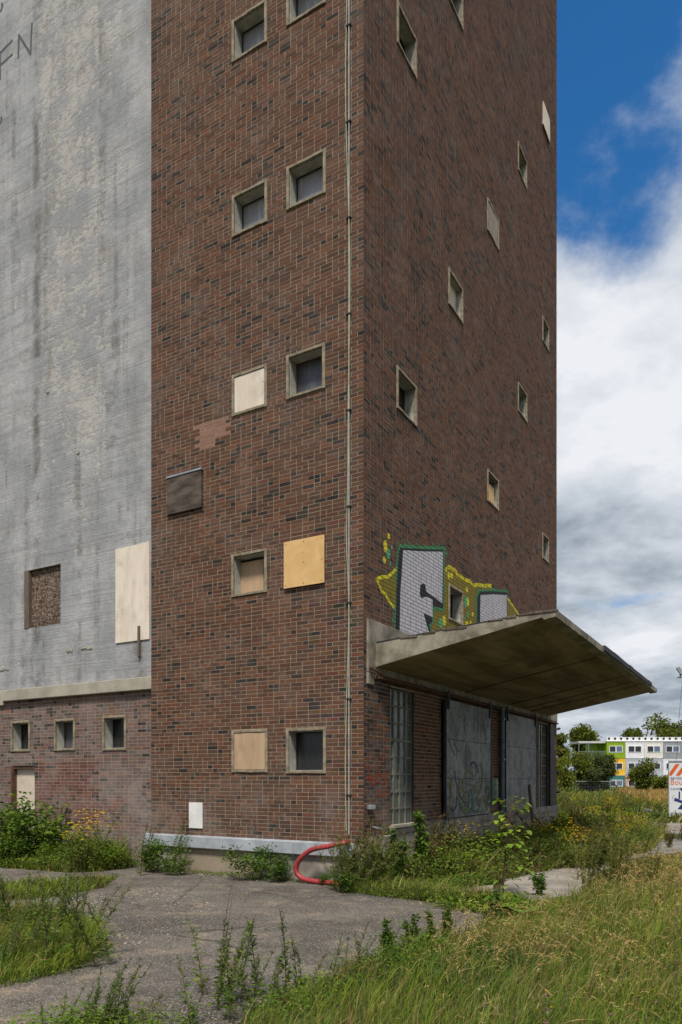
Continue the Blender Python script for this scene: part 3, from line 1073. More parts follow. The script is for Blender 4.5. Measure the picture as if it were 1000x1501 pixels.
# window wall: vent cover, plaque, flashing, plinth, hatch, cables
a = MB(); WL.box(a, 3.115, 3.90, 0.05, 0.006, 6.215, 6.85)
vc = a.build('vent_cover', [simple('weathered_tarpaulin', (0.105, 0.08, 0.062), (0.035, 0.024, 0.017), 3.0, stretch=(1, 1, 3.0), rough=0.7, bump=0.5, bscale=14)], tower, 0.006)
vc['label'] = 'dark weathered cover over a vent in the brick'
a = MB(); WL.box(a, 3.105, 3.91, 0.062, 0.0, 6.852, 6.885); a.build('cover_flashing', [M_STEEL], vc, 0.003)
a = MB(); WL.box(a, 3.112, 3.414, 0.022, 0.004, 0.745, 1.185)
tag(a.build('wall_plate', [M_WHITE], tower, 0.004), 'blank white plate on the brick')
for i, (y0, y1) in enumerate(((0.10, 1.21), (1.214, 2.62), (2.624, 3.56), (3.564, 4.43))):
    a = MB()
    a.prism([(-0.0, 0.625), (-0.075, 0.605), (-0.075 - 0.002 * i, 0.42), (-0.055, 0.405), (-0.0, 0.415)], 1, y0, y1)
    a.v = [(p[0], p[1], p[2]) for p in a.v]
    a.build('zinc_flashing', [M_ZINC], tower, 0.004)
a = MB()
for q in ((-0.006, 0.20, 2.05, 0.0), ):
    pass
WL.box(a, 0.0, 2.05, 0.004, -0.3, -0.3, 0.405); WL.box(a, 3.63, LW, 0.004, -0.3, -0.3, 0.405); WL.box(a, 2.05, 3.63, -0.16, -0.3, -0.3, 0.405)
WL.box(a, 1.98, 2.05, 0.03, 0.004, -0.05, 0.42); WL.box(a, 3.63, 3.70, 0.02, 0.004, -0.05, 0.42)
a.build('plinth', [M_PLINTH], tower, 0.008)
a = MB(); WL.box(a, 2.055, 3.625, -0.05, -0.08, -0.05, 0.40)
tag(a.build('hatch_board', [M_PLY_BROWN], tower, 0.003), 'brown board closing the low hatch under the flashing')
a = MB()
for k_, (zz, uu, r_) in enumerate(((0.53, 0.20, 0.05), (0.49, 0.20, 0.05))):
    for i in range(9):
        t0, t1 = i * 0.6 - 1.6, i * 0.6 - 1.0
        p0, p1 = (uu + r_ * math.cos(t0), zz + r_ * .6 * math.sin(t0)), (uu + r_ * math.cos(t1), zz + r_ * .6 * math.sin(t1))
        a.quad(WL.pt(p0[0], 0.0795, p0[1] - .008), WL.pt(p0[0], 0.0795, p0[1] + .008), WL.pt(p1[0], 0.0795, p1[1] + .008), WL.pt(p1[0], 0.0795, p1[1] - .008))
a.build('paint_mark', [paint('sky_blue', (0.05, 0.25, 0.50), 0.2)], tower)

rcab = random.Random(4)
for nm, yb, rad, mt, lab in (('cable', 0.262, 0.008, simple('green_conduit', (0.34, 0.37, 0.22), (0.24, 0.27, 0.15), 4, rough=0.6), 'thin pale green cable wandering beside the conduit'),
                             ('conduit', 0.238, 0.010, simple('grey_conduit', (0.40, 0.40, 0.40), (0.25, 0.25, 0.25), 4, rough=0.6), 'straight grey conduit clipped beside the corner')):
    pts = []
    for i in range(60):
        z = 0.75 + i * 0.33
        w = 0.0
        if nm == 'cable':
            w = 0.045 * math.sin(z * 0.9) * math.sin(z * 0.33 + 1) + (0.045 * math.exp(-((z - 5.2) / 0.7) ** 2)) - 0.012
        pts.append((-0.022 - (0.006 if nm == 'cable' else 0), yb + w, z))
    a = MB(); a.tube(pts, rad, 6)
    if nm == 'conduit':
        pass
    a.build(nm, [mt], tower)['label'] = lab
cl = MB(); cl.box(-0.042, -0.002, -0.04, 0.04, -0.009, 0.009)
clm = cl.mesh('clip', [M_DARKSTEEL])
for i in range(13): link_mesh('clip', clm, tower, (0, 0.243, 1.35 + i * 1.45))

# spray paint on the bricks: every stroke is cut to the faces of the bricks it lies on, so the joints stay bare
def clip_poly(P, lo, hi, ax):
    for s, lim in ((1, lo), (-1, hi)):
        out = []
        for i in range(len(P)):
            p, q = P[i], P[(i + 1) % len(P)]
            dp, dq = s * (p[ax] - lim), s * (q[ax] - lim)
            if dp >= 0: out.append(p)
            if (dp >= 0) != (dq >= 0):
                t = dp / (dp - dq)
                out.append((p[0] + (q[0] - p[0]) * t, p[1] + (q[1] - p[1]) * t))
        P = out
        if len(P) < 3: return []
    return P


def stroke(pts, w):
    out = []
    for i in range(len(pts) - 1):
        (ua, za), (ub, zb) = pts[i], pts[i + 1]
        dx, dz = ub - ua, zb - za
        l = math.hypot(dx, dz) or 1
        nx, nz = -dz / l * w / 2, dx / l * w / 2
        ex, ez = dx / l * w / 2.5, dz / l * w / 2.5
        out.append([(ua + nx - ex, za + nz - ez), (ua - nx - ex, za - nz - ez), (ub - nx + ex, zb - nz + ez), (ub + nx + ex, zb + nz + ez)])
    return out


def ellipse(u, z, a_, b_):
    return [(u + a_ * math.cos(t * math.pi / 5), z + b_ * math.sin(t * math.pi / 5)) for t in range(10)]


def tri(poly_):
    return [[poly_[i] for i in t] for t in tessellate_polygon([[Vector((p[0], p[1], 0)) for p in poly_]])]


g_olive = [(3.149, 5.482), (3.412, 5.607), (3.731, 5.625), (4.014, 5.572), (4.508, 5.581), (5.032, 5.61), (5.822, 5.769), (6.06, 5.733), (6.946, 5.838), (7.352, 5.674), (7.92, 5.489), (7.92, 4.02), (2.4, 4.02), (2.527, 4.6)]
g_olive2 = [(1.117, 5.006), (0.796, 4.795), (0.413, 4.669), (0.58, 4.536), (0.765, 4.445), (1.032, 4.349), (1.15, 4.373)]
g_green = [(1.216, 5.43), (1.557, 5.509), (2.139, 5.644), (3.175, 5.925), (3.106, 4.714), (2.656, 4.638), (2.623, 4.389), (2.479, 4.3), (2.607, 4.02), (1.032, 4.02), (1.084, 4.661), (1.136, 5.279)]
g_black = [(1.249, 5.381), (1.557, 5.456), (2.139, 5.6), (3.106, 5.847), (3.08, 4.749), (2.607, 4.699), (2.575, 4.412), (2.432, 4.329), (2.607, 4.02), (1.071, 4.02), (1.11, 4.61), (1.189, 5.264)]
g_silver = [(1.364, 5.374), (2.139, 5.557), (3.072, 5.799), (3.038, 4.838), (2.292, 4.898), (2.276, 5.004), (2.177, 5.012), (2.049, 4.952), (2.026, 4.772), (2.101, 4.739), (2.33, 4.806), (2.583, 4.818), (2.591, 4.492), (2.177, 4.494), (2.575, 4.02), (1.229, 4.02), (1.256, 4.641)]
g_greenu = [(4.861, 5.352), (5.032, 5.529), (5.94, 5.745), (6.946, 5.928), (6.986, 4.02), (4.819, 4.02)]
g_blacku = [(4.925, 5.365), (5.097, 5.506), (5.94, 5.699), (6.907, 5.886), (6.92, 4.02), (4.861, 4.02)]
g_silveru = [(5.119, 5.437), (5.94, 5.629), (6.893, 5.818), (6.893, 4.02), (5.054, 4.02)]
yl = [stroke([(1.097, 5.001), (0.95, 4.89), (0.796, 4.795), (0.6, 4.75), (0.413, 4.669), (0.5, 4.60), (0.58, 4.528), (0.72, 4.50), (0.796, 4.443), (1.032, 4.349)], 0.055),
      stroke([(3.21, 5.491), (3.30, 5.56), (3.412, 5.607), (3.55, 5.59), (3.685, 5.613), (3.80, 5.55), (3.918, 5.56), (4.2, 5.55), (4.508, 5.581), (4.693, 5.541), (5.0, 5.63), (5.362, 5.677), (5.55, 5.74), (5.798, 5.783)], 0.075),
      stroke([(6.973, 5.753), (7.4, 5.66), (7.847, 5.539)], 0.05)]
dy = [(0.715, 5.259, 0.075, 0.098), (0.834, 5.452, 0.05, 0.045), (0.678, 5.032, 0.056, 0.056), (3.359, 5.427, 0.071, 0.067), (3.511, 5.463, 0.073, 0.054), (4.317, 5.371, 0.07, 0.054), (4.377, 5.142, 0.08, 0.089), (4.652, 4.946, 0.062, 0.044), (4.317, 4.644, 0.11, 0.107), (4.538, 4.744, 0.062, 0.054), (3.141, 4.539, 0.086, 0.099), (3.149, 4.343, 0.061, 0.05)]
dgn = [(0.815, 5.165, 0.069, 0.079), (0.935, 5.305, 0.032, 0.034), (0.891, 5.029, 0.032, 0.034), (4.257, 5.117, 0.08, 0.124), (4.387, 4.895, 0.06, 0.064), (4.179, 4.784, 0.049, 0.035), (2.97, 4.459, 0.085, 0.098)]
red = [[(0.108, 1.791), (0.171, 1.66), (0.338, 1.477), (0.385, 1.602), (0.266, 1.66), (0.32, 1.502)], [(0.022, 1.602), (0.213, 1.635), (0.374, 1.569)], [(0.41, 1.703), (0.538, 1.704), (0.465, 1.535)], [(0.576, 1.653), (0.52, 1.568), (0.613, 1.5), (0.708, 1.568), (0.613, 1.653)], [(0.643, 1.902), (0.67, 1.739), (0.727, 1.533), (0.765, 1.395), (0.651, 1.32), (0.538, 1.33), (0.52, 1.433)], [(0.022, 1.602), (0.178, 1.594), (0.338, 1.468)]]


rsp = random.Random(6)
speck = []                                 # overspray round the letters
for poly_ in (g_green, g_greenu):
    for i_ in range(len(poly_)):
        (ua, za), (ub, zb) = poly_[i_], poly_[(i_ + 1) % len(poly_)]
        for k_ in range(int(math.hypot(ub - ua, zb - za) * 26)):
            t_ = rsp.random(); q_ = rsp.uniform(.006, .03)
            speck.append((ua + (ub - ua) * t_ + rsp.gauss(0, .035), za + (zb - za) * t_ + rsp.gauss(0, .035), q_, q_))


def spray(name, layers, mats, B, label, joints=False):
    mb_ = MB()
    for li, (polys, mi) in enumerate(layers):
        off = 0.0044 + li * 0.0004
        for P in polys:
            lo = (min(p[0] for p in P), min(p[1] for p in P)); hi = (max(p[0] for p in P), max(p[1] for p in P))
            idx = np.nonzero((B[:, 1] > lo[0]) & (B[:, 0] < hi[0]) & (B[:, 3] > lo[1]) & (B[:, 2] < hi[1]))[0]
            for i in idx:
                q = clip_poly(P, B[i, 0] + .001, B[i, 1] - .001, 0)
                if q: q = clip_poly(q, B[i, 2] + .001, B[i, 3] - .001, 1)
                if len(q) >= 3: mb_.poly([WR.pt(p[0], off, p[1]) for p in q], mi)
    if joints:
        wq = right_win[-1]
        for li, (polys, mi) in enumerate(layers):
            for P in polys:
                for box in ((0, wq[0], 0, 99), (wq[1], 99, 0, 99), (wq[0], wq[1], 0, wq[2]), (wq[0], wq[1], wq[3], 99)):
                    q = clip_poly(P, box[0], box[1], 0)
                    if q: q = clip_poly(q, box[2], box[3], 1)
                    if len(q) >= 3: mb_.poly([WR.pt(p[0], 0.0001 + li * 0.0001, p[1]) for p in q], mi)
    return tag(mb_.build(name, mats, tower), label)


GM = [paint('olive', (0.20, 0.15, 0.012), 0.5), paint('edge_green', (0.045, 0.22, 0.085), 0.6), paint('black', (0.014, 0.014, 0.017), 0.2),
      paint('silver', (0.50, 0.47, 0.49), 0.35), paint('acid_yellow', (0.66, 0.56, 0.015), 0.3), paint('mint', (0.06, 0.36, 0.17), 0.3), paint('red', (0.33, 0.035, 0.015), 0.6)]
spray('graffiti', [(tri(g_olive) + tri(g_olive2), 0), ([s for y in yl for s in y] + [ellipse(*q) for q in dy], 4), ([ellipse(*q) for q in dgn], 5),
                   ([ellipse(*q) for q in speck], 1), (tri(g_green) + tri(g_greenu), 1), (tri(g_black) + tri(g_blacku), 2), (tri(g_silver) + tri(g_silveru), 3)], GM, BR,
      'silver block letters outlined black and green on olive, above the canopy', True)
spray('graffiti', [([s for y in red for s in stroke(y, 0.022)], 6)], GM, BR, 'thin red scribble on the corner bricks')

# ------------------------------------------------------------------ the concrete silo beside it
SP = 0.10                                  # its face stands this far behind the tower's
silo = empty('concrete_silo', to_world(0, LW) + (0,), ROT)
tag(silo, 'weathered grey painted concrete silo on a low pale brick storey', 'silo')


def sw(mb_):  # silo axes start at the tower's edge
    mb_.v = [(p[0], p[1] - LW, p[2]) for p in mb_.v]
    return mb_


WS = Wall('x', SP)
SEND = 16.0
osb = (6.85, 7.94, 4.66, 5.838)
holes_c = [osb]
lw = [(7.76, 8.369, 2.148, 2.785, 'dark'), (6.417, 7.033, 2.142, 2.772, 'grey'), (5.031, 5.661, 2.122, 2.78, 'dark')]
sdoor = (7.633, 8.391, 0.0, 1.86)
hs = [(a_ + I, b_ - I, c_ + I, d_ - I) for a_, b_, c_, d_, k_ in lw] + [sdoor]
a = MB(); wall_grid(a, 'x', SP, LW + 0.001, SEND, 3.32, 27.0, holes_c)
a.quad((SP, LW, 27), (SP + 9, LW, 27), (SP + 9, SEND, 27), (SP, SEND, 27)); a.quad((SP + 9, SEND, 0), (SP, SEND, 0), (SP, SEND, 27), (SP + 9, SEND, 27))
sw(a).build('silo_wall', [M_SILO], silo)
a = MB(); wall_grid(a, 'x', SP, LW + 0.001, SEND, 0.0, 3.3, hs); sw(a).build('wall', [M_MORTAR_LOW], silo)
rs = np.random.default_rng(8)
rowsS = brick_rows(LW + 0.012, 12.0, 0.01, 3.22, hs, rs)
BS_ = np.array([b[:4] for b in rowsS])
wholeS = np.array([b[4] for b in rowsS])


def silo_zone(cen, t, rnd, dk):
    u, z = cen[:, 0], cen[:, 1]
    q = (u < 7.6) & (u > 5.75 + 0.3 * np.sin(z * 5)) & (z < 1.95) & (z > 0.55 + 0.2 * np.sin(u * 4))
    g_ = t.mean(1, keepdims=True)
    k_ = rnd.uniform(.15, .75, (len(t), 1))
    t = np.where(dk[:, None], t, t * (1 - k_) + g_ * k_ * np.array((1.12, .98, .95)) + 0.012)
    t[q & ~dk] = np.array((0.125, 0.052, 0.04)) * rnd.uniform(0.8, 1.15, ((q & ~dk).sum(), 1))
    return t


TS = brick_tints(BS_, rs, 0.13, silo_zone, 0.86)
seenS = seen_size(BS_, 'x', SP) * wholeS
pk = np.zeros(len(BS_), bool); pk[np.argsort(-seenS)[:300]] = True
BSs = BS_.copy(); BSs[:, :2] -= LW
for i in np.nonzero(pk)[0]: brick_single(BSs[i], QT(TS[i]), 'x', SP, M_BRICK_LOW, silo, rs)
brick_mass('brickwork', BSs[~pk], TS[~pk], 'x', SP, M_BRICK_LOW, silo, rs)
WSs = Wall('x', SP)
for (u0, u1, z0, z1, k_), lb in zip(lw, ('low window with dark glass nearest the boarded door', 'low window with a rusty sash', 'low window with dark glass nearest the tower')):
    window(WSs, silo, u0 - LW, u1 - LW, z0, z1, k_, lb, wr)
a = MB(); a.box(SP - 0.10, SP + 0.02, LW + 0.002, 8.55, 3.20, 3.43); a.box(SP - 0.06, SP + 0.02, 8.56, SEND, 3.12, 3.43)
sw(a).build('ledge_beam', [M_BEAM], silo, 0.012)
# boarded opening, plywood sheet and batten on the silo's face
w = empty('window', WS.pt(osb[0] - LW, 0, osb[2]), 0, silo); w['label'] = 'square opening closed with dark strand board'
oo = Vector((w.location.x, w.location.y + LW, w.location.z))


def wp(nm, mb_, mats, bev=0.0):
    mb_.v = [tuple(Vector(p) - oo) for p in mb_.v]
    return mb_.build(nm, mats, w, bev)


a = MB(); WS.box(a, osb[0] + .003, osb[1] - .003, -0.075, -0.095, osb[2] + 0.19, osb[3] - .003); wp('strand_board', a, [M_OSB])
a = MB(); WS.box(a, osb[0] + .003, osb[1] - .003, -0.07, -0.09, osb[2] + 0.003, osb[2] + 0.18); wp('board', a, [M_OSB])
a = MB(); WS.box(a, osb[1] - 0.13, osb[1] + 0.01, 0.012, -0.12, osb[2], osb[3] + 0.005); wp('jamb', a, [M_OLDWOOD], 0.004)
a = MB()
for q in ((osb[0] - .02, osb[0], osb[2], osb[3]), (osb[1], osb[1] + .02, osb[2], osb[3]), (osb[0], osb[1], osb[2] - .02, osb[2]), (osb[0], osb[1], osb[3], osb[3] + .02)):
    WS.box(a, q[0], q[1], -0.002, -0.18, q[2], q[3])
wp('reveal', a, [M_CONC])
a = MB(); WS.box(a, 4.447, 5.308, 0.022, 0.004, 4.118, 5.875)
tag(sw(a).build('plywood_sheet', [M_PLY_PALE], silo, 0.003), 'tall bleached plywood sheet beside the brick tower')
a = MB(); WS.box(a, 4.665, 4.71, 0.055, 0.004, 3.816, 4.376)
WS.box(a, 4.67, 4.705, 0.03, 0.0, 3.80, 3.83)
sw(a).build('batten', [M_OLDWOOD], silo, 0.004)
a = MB(); WS.box(a, sdoor[0] + 0.01, sdoor[1] - 0.03, -0.10, -0.13, 0.0, 1.80)
tag(sw(a).build('door', [M_DOORBOARD], silo, 0.004), 'doorway closed with a pale board')
a = MB(); WS.box(a, sdoor[1] - 0.06, sdoor[1] + .002, 0.004, -0.13, 0.0, 1.86); WS.box(a, sdoor[0] + .01, sdoor[1] - 0.06, -0.02, -0.13, 1.80, 1.862)
WS.box(a, sdoor[0] - .03, sdoor[0] + .002, -0.003, -0.14, 0.0, 1.86)
sw(a).build('door_frame', [M_RUST], silo)
a = MB()
for pts in ([(8.75, 16.85), (8.347, 16.905)], [(8.75, 16.592), (8.347, 16.621)], [(8.74, 16.3), (8.745, 16.85)], [(8.148, 16.467), (8.127, 16.906)], [(8.127, 16.906), (7.76, 16.345)],
            [(7.76, 16.345), (7.717, 16.948)], [(8.80, 17.72), (8.70, 17.735), (8.66, 17.79), (8.683, 17.86)], [(8.79, 15.37), (8.72, 15.385), (8.70, 15.43), (8.705, 15.475)]):
    for s in stroke(pts, 0.052): a.poly([WS.pt(p[0], 0.003 + 0.0004 * rc.random(), p[1]) for p in s])
tag(sw(a).build('lettering', [paint('charcoal', (0.085, 0.09, 0.095), 0.6)], silo), 'faded dark painted letters near the top')
a = MB()
for u, z, l_ in ((6.5, 4.08, 0.18), (5.95, 4.09, 0.30), (8.45, 3.86, 0.3), (7.2, 9.3, 0.06), (6.3, 7.9, 0.08)):
    for q in range(4):
        s = u + q * l_ / 4
        WS.box(a, s, s + l_ / 4 * rc.uniform(.7, 1.1), 0.012 + rc.uniform(0, .012), 0.0, z + rc.uniform(-.02, .01), z + rc.uniform(.02, .06))
sw(a).build('spalled_concrete', [M_BEAM], silo, 0.005)['kind'] = 'stuff'

# ------------------------------------------------------------------ red hose and planks at the foot of the tower
hp = spline([(0.05, 0.30, 0.60), (-0.13, 0.22, 0.64), (-0.26, 0.461, 0.585), (-0.28, 0.763, 0.51), (-0.28, 0.973, 0.34), (-0.28, 1.015, 0.18), (-0.28, 0.90, 0.075), (-0.28, 0.64, 0.048), (-0.28, 0.25, 0.047), (-0.26, 0.05, 0.047)], 14)
a = MB()
rad = [0.039 + 0.003 * (1 if i % 2 else -1) for i in range(len(hp))]
a.tube(hp, rad, 12)
org = Vector((-0.28, 0.7, 0))
for kc in (3, len(hp) - 4): a.tube([hp[kc - 1], hp[kc], hp[kc + 1]], 0.05, 12)
a.v = [tuple(Vector(p) - org) for p in a.v]
hm = Mat('red_hose', 0.45, 0.4)
hm.color(hm.mix(hm.math('MULTIPLY', hm.step(hm.noise(14, 7, 0.7), 0.52, 0.7), 0.6), hm.mix(hm.step(hm.noise(4, 6, 0.65), 0.35, 0.7), (0.36, 0.03, 0.036), (0.22, 0.03, 0.03)), (0.33, 0.20, 0.17)))
tag(a.build('hose', [hm.m], None, smooth=True, loc=to_world(org.x, org.y) + (0,), rz=ROT), 'thick red corrugated hose curling from the tower corner to the ground', 'hose')
mlx = simple('charred_plank', (0.12, 0.095, 0.07), (0.045, 0.036, 0.03), 9, stretch=(3, 3, 0.7), bump=0.5)
for (x, xt, lz, w, lab) in ((6.95, 6.55, 0.76, 0.11, 'short plank leaning on the dock, nearest the downpipe'), (7.85, 7.35, 0.80, 0.13, 'short plank leaning on the dock, beside the upright post'),
                            (9.0, 8.35, 0.84, 0.10, 'short plank leaning on the dock, farthest from the camera')):
    a = MB()
    p0, p1 = Vector((x, -0.62, 0.0)), Vector((xt, -0.10, lz))
    d_ = (p1 - p0).normalized(); s_ = Vector((1, 0, 0)); s_ = (s_ - d_ * s_.dot(d_)).normalized(); n_ = d_.cross(s_)
    c = []
    for p in (p0, p1):
        for su, nu in ((-1, -1), (1, -1), (1, 1), (-1, 1)): c.append(p + s_ * (su * w / 2) + n_ * (nu * 0.02))
    a.hexa([q - p0 for q in c])
    o_ = a.build('plank', [mlx], None, 0.004, loc=to_world(p0.x, p0.y) + (0.0,), rz=ROT)
    tag(o_, lab, 'plank', 'planks leaning against the loading dock')
a = MB(); a.hexa([(-.045, -.03, 0), (.045, -.03, 0), (.045, .03, 0), (-.045, .03, 0), (-.04, .12, 1.42), (.045, .12, 1.46), (.045, .18, 1.46), (-.04, .18, 1.42)])
tag(a.build('post', [M_OLDWOOD], None, 0.004, loc=to_world(8.0, -0.36) + (0,), rz=ROT), 'weathered wooden post standing upright before the second grey door', 'post')

# ------------------------------------------------------------------ ground
def ground_mat():
    M = Mat('soil_and_turf', 0.95, 0.1)
    a = M.noise(0.35, 7, 0.62); b = M.noise(2.4, 7, 0.65); c_ = M.noise(30, 5, 0.6)
    c = M.mix(M.step(a, 0.4, 0.6), (0.045, 0.055, 0.018), (0.09, 0.088, 0.034))
    c = M.mix(M.math('MULTIPLY', M.step(b, 0.5, 0.7), 0.7), c, (0.085, 0.066, 0.042))
    c = M.mix(0.45, c, M.mix(c_, (0.2,) * 3, (0.8,) * 3), 'OVERLAY')
    M.color(c)
    M.bump(M.math('ADD', b, c_), 0.8, 0.05)
    return M.m


M_GROUND = ground_mat()
a = MB()
E_ = [-900, -200, -60, -20, 0, 20, 60, 200, 900]
for i in range(8):
    for j in range(8):
        a.quad((E_[i], E_[j], 0), (E_[i + 1], E_[j], 0), (E_[i + 1], E_[j + 1], 0), (E_[i], E_[j + 1], 0))
tag(a.build('ground', [M_GROUND]), kind='structure')


def asphalt_mat():
    M = Mat('old_asphalt', 0.9, 0.25)
    big_ = M.noise(0.55, 8, 0.62); mid = M.noise(2.6, 7, 0.68)
    c = M.mix(M.step(big_, 0.36, 0.66), (0.078, 0.067, 0.056), (0.142, 0.120, 0.095))
    c = M.mix(M.math('MULTIPLY', M.step(mid, 0.5, 0.68), 0.6), c, (0.27, 0.20, 0.13))
    c = M.mix(M.math('MULTIPLY', M.step(M.noise(0.9, 9, 0.72, M.coord((1, 1, 1), 'World', (4, 9, 2))), 0.52, 0.62), 0.7), c, (0.052, 0.045, 0.034))
    sp = M.vor(120, out='Color')
    s0 = M.sepxyz(sp)[0]
    c = M.mix(M.math('MULTIPLY', M.step(s0, 0.80, 0.95), 0.6), c, (0.40, 0.37, 0.32))
    c = M.mix(M.math('MULTIPLY', M.math('SUBTRACT', 1.0, M.step(s0, 0.05, 0.3)), 0.55), c, (0.025, 0.023, 0.022))
    v = M.coord((1, 1, 1), 'World')
    wv = M.n.new('ShaderNodeMix'); wv.data_type = 'VECTOR'; wv.inputs[0].default_value = 0.12
    nz = M.n.new('ShaderNodeTexNoise'); nz.inputs['Scale'].default_value = 2.2; nz.inputs['Detail'].default_value = 6
    M.l.new(v, nz.inputs['Vector']); M.l.new(v, wv.inputs[4]); M.l.new(nz.outputs['Color'], wv.inputs[5])
    ed = M.vor(0.55, wv.outputs[1], 'DISTANCE_TO_EDGE')
    cr = M.math('MULTIPLY', M.math('SUBTRACT', 1.0, M.step(ed, 0.003, 0.013)), M.step(M.noise(0.6, 5, 0.6, M.coord((1, 1, 1), 'World', (1, 5, 3))), 0.5, 0.6))
    c = M.mix(M.math('MULTIPLY', cr, 0.6), c, (0.022, 0.02, 0.017))
    M.color(c)
    M.bump(M.math('ADD', M.math('ADD', M.math('MULTIPLY', s0, 0.4), mid), M.math('MULTIPLY', cr, -1.2)), 0.6, 0.012)
    return M.m


def sheet(name, pts, z, mat, jit=0.06, step=0.25, rnd=None, thick=0.0):
    """a ground sheet with a crumbled outline"""
    rnd = rnd or random.Random(len(pts))
    out = []
    for i in range(len(pts)):
        (xa, ya), (xb, yb) = pts[i], pts[(i + 1) % len(pts)]
        n = max(1, min(120, int(math.hypot(xb - xa, yb - ya) / step)))
        for k in range(n):
            t = k / n
            out.append((xa + (xb - xa) * t + rnd.uniform(-jit, jit), ya + (yb - ya) * t + rnd.uniform(-jit, jit)))
    V = [Vector((x, y, 0)) for x, y in out]
    T = tessellate_polygon([V])
    a = MB()
    if thick: a.v = [(x, y, z) for x, y in out] + [(x, y, -0.05) for x, y in out]
    else: a.v = [(x, y, z) for x, y in out]
    for t in T:
        p, q, r = (out[i] for i in t)
        if (q[0] - p[0]) * (r[1] - p[1]) - (q[1] - p[1]) * (r[0] - p[0]) < 0: t = (t[0], t[2], t[1])
        a.f.append(list(t)); a.m.append(0)
    if thick:
        n = len(out)
        for i in range(n): a.f.append([i, (i + 1) % n, n + (i + 1) % n, n + i]); a.m.append(0)
    return a.build(name, [mat])


M_ASPH = asphalt_mat()
G = lambda *pp: [gp(*p) for p in pp]
wb = lambda x, y: to_world(x, y)
asph = [wb(0.3, 0.2), wb(0.3, 4.3), wb(0.3, 9.0), (-13, 22), (-22, 12), (-12, 2.2), (-0.9, 2.2)] + \
    G((310, 1530), (360, 1490), (440, 1452), (530, 1420), (640, 1386), (690, 1364), (742, 1352), (735, 1343), (690, 1330), (620, 1320), (560, 1313), (505, 1305))
tag(sheet('asphalt_yard', asph, 0.006, M_ASPH, 0.05, 0.2), kind='structure')
M_SLAB = simple('slab_concrete', (0.30, 0.265, 0.225), (0.20, 0.175, 0.145), 1.6, bump=0.4, bscale=25, dirt=0.35)
M_SLABD = simple('path_concrete', (0.25, 0.225, 0.19), (0.14, 0.125, 0.10), 1.2, bump=0.4, bscale=20, dirt=0.6)
tag(sheet('concrete_slab', G((752, 1281), (800, 1277), (851, 1276), (853, 1322), (790, 1320), (728, 1312)), 0.05, M_SLAB, 0.02, 0.3, thick=1), kind='structure')
tag(sheet('concrete_slab', G((665, 1306), (722, 1301), (735, 1318), (690, 1322), (660, 1317)), 0.035, M_SLAB, 0.03, 0.3, thick=1), kind='structure')
tag(sheet('concrete_slab', G((857, 1276), (905, 1268), (935, 1285), (857, 1300)), 0.03, M_SLAB, 0.03, 0.3, thick=1), kind='structure')
tag(sheet('paved_yard', G((835, 1264), (960, 1256), (1000, 1250), (1090, 1246), (1090, 1230), (960, 1231), (880, 1231), (845, 1236)), 0.012, M_SLABD, 0.12, 0.4), kind='structure')
tag(sheet('path', G((925, 1222.5), (1200, 1223), (1200, 1213), (930, 1214)), 0.012, M_SLABD, 0.1, 0.5), kind='structure')


# ------------------------------------------------------------------ vegetation
def inpoly(P, poly):
    x, y = P[:, 0], P[:, 1]
    c = np.zeros(len(P), bool)
    j = len(poly) - 1
    for i in range(len(poly)):
        xi, yi = poly[i]; xj, yj = poly[j]
        with np.errstate(divide='ignore', invalid='ignore'):
            c ^= ((yi > y) != (yj > y)) & (x < (xj - xi) * (y - yi) / (yj - yi + 1e-12) + xi)
        j = i
    return c


def scatter(poly, n, rnd, clump=0.0, holes=()):
    poly = np.array(poly)
    lo, hi = poly.min(0), poly.max(0)
    out = np.zeros((0, 2))
    guard = 0
    while len(out) < n and guard < 60:
        P = rnd.uniform(lo, hi, (n * 2, 2))
        k = inpoly(P, poly)
        for h in holes: k &= ~inpoly(P, h)
        if clump:
            f = np.clip((lumps(P) - .33) / .34, 0, 1)
            k &= rnd.random(len(P)) < np.clip(1 - clump + clump * f, 0.02, 1)
        out = np.concatenate([out, P[k]]); guard += 1
    return out[:n]


def lumps(P, s=1.0):
    """smooth 0..1 field for patchiness"""
    x, y = P[:, 0] * s, P[:, 1] * s
    v = np.sin(x * 1.7 + 1.3 * np.sin(y * 0.9)) + np.sin(y * 2.1 + 1.1 * np.sin(x * 1.3 + 2)) + 0.7 * np.sin(x * 4.3 + y * 3.1 + 2 * np.sin(y * 1.7)) + 0.5 * np.sin(x * 9.1 - y * 7.7)
    return np.clip(v / 6.4 + 0.5, 0, 1)


def unit(v): return v / np.maximum(np.linalg.norm(v, axis=-1, keepdims=True), 1e-9)


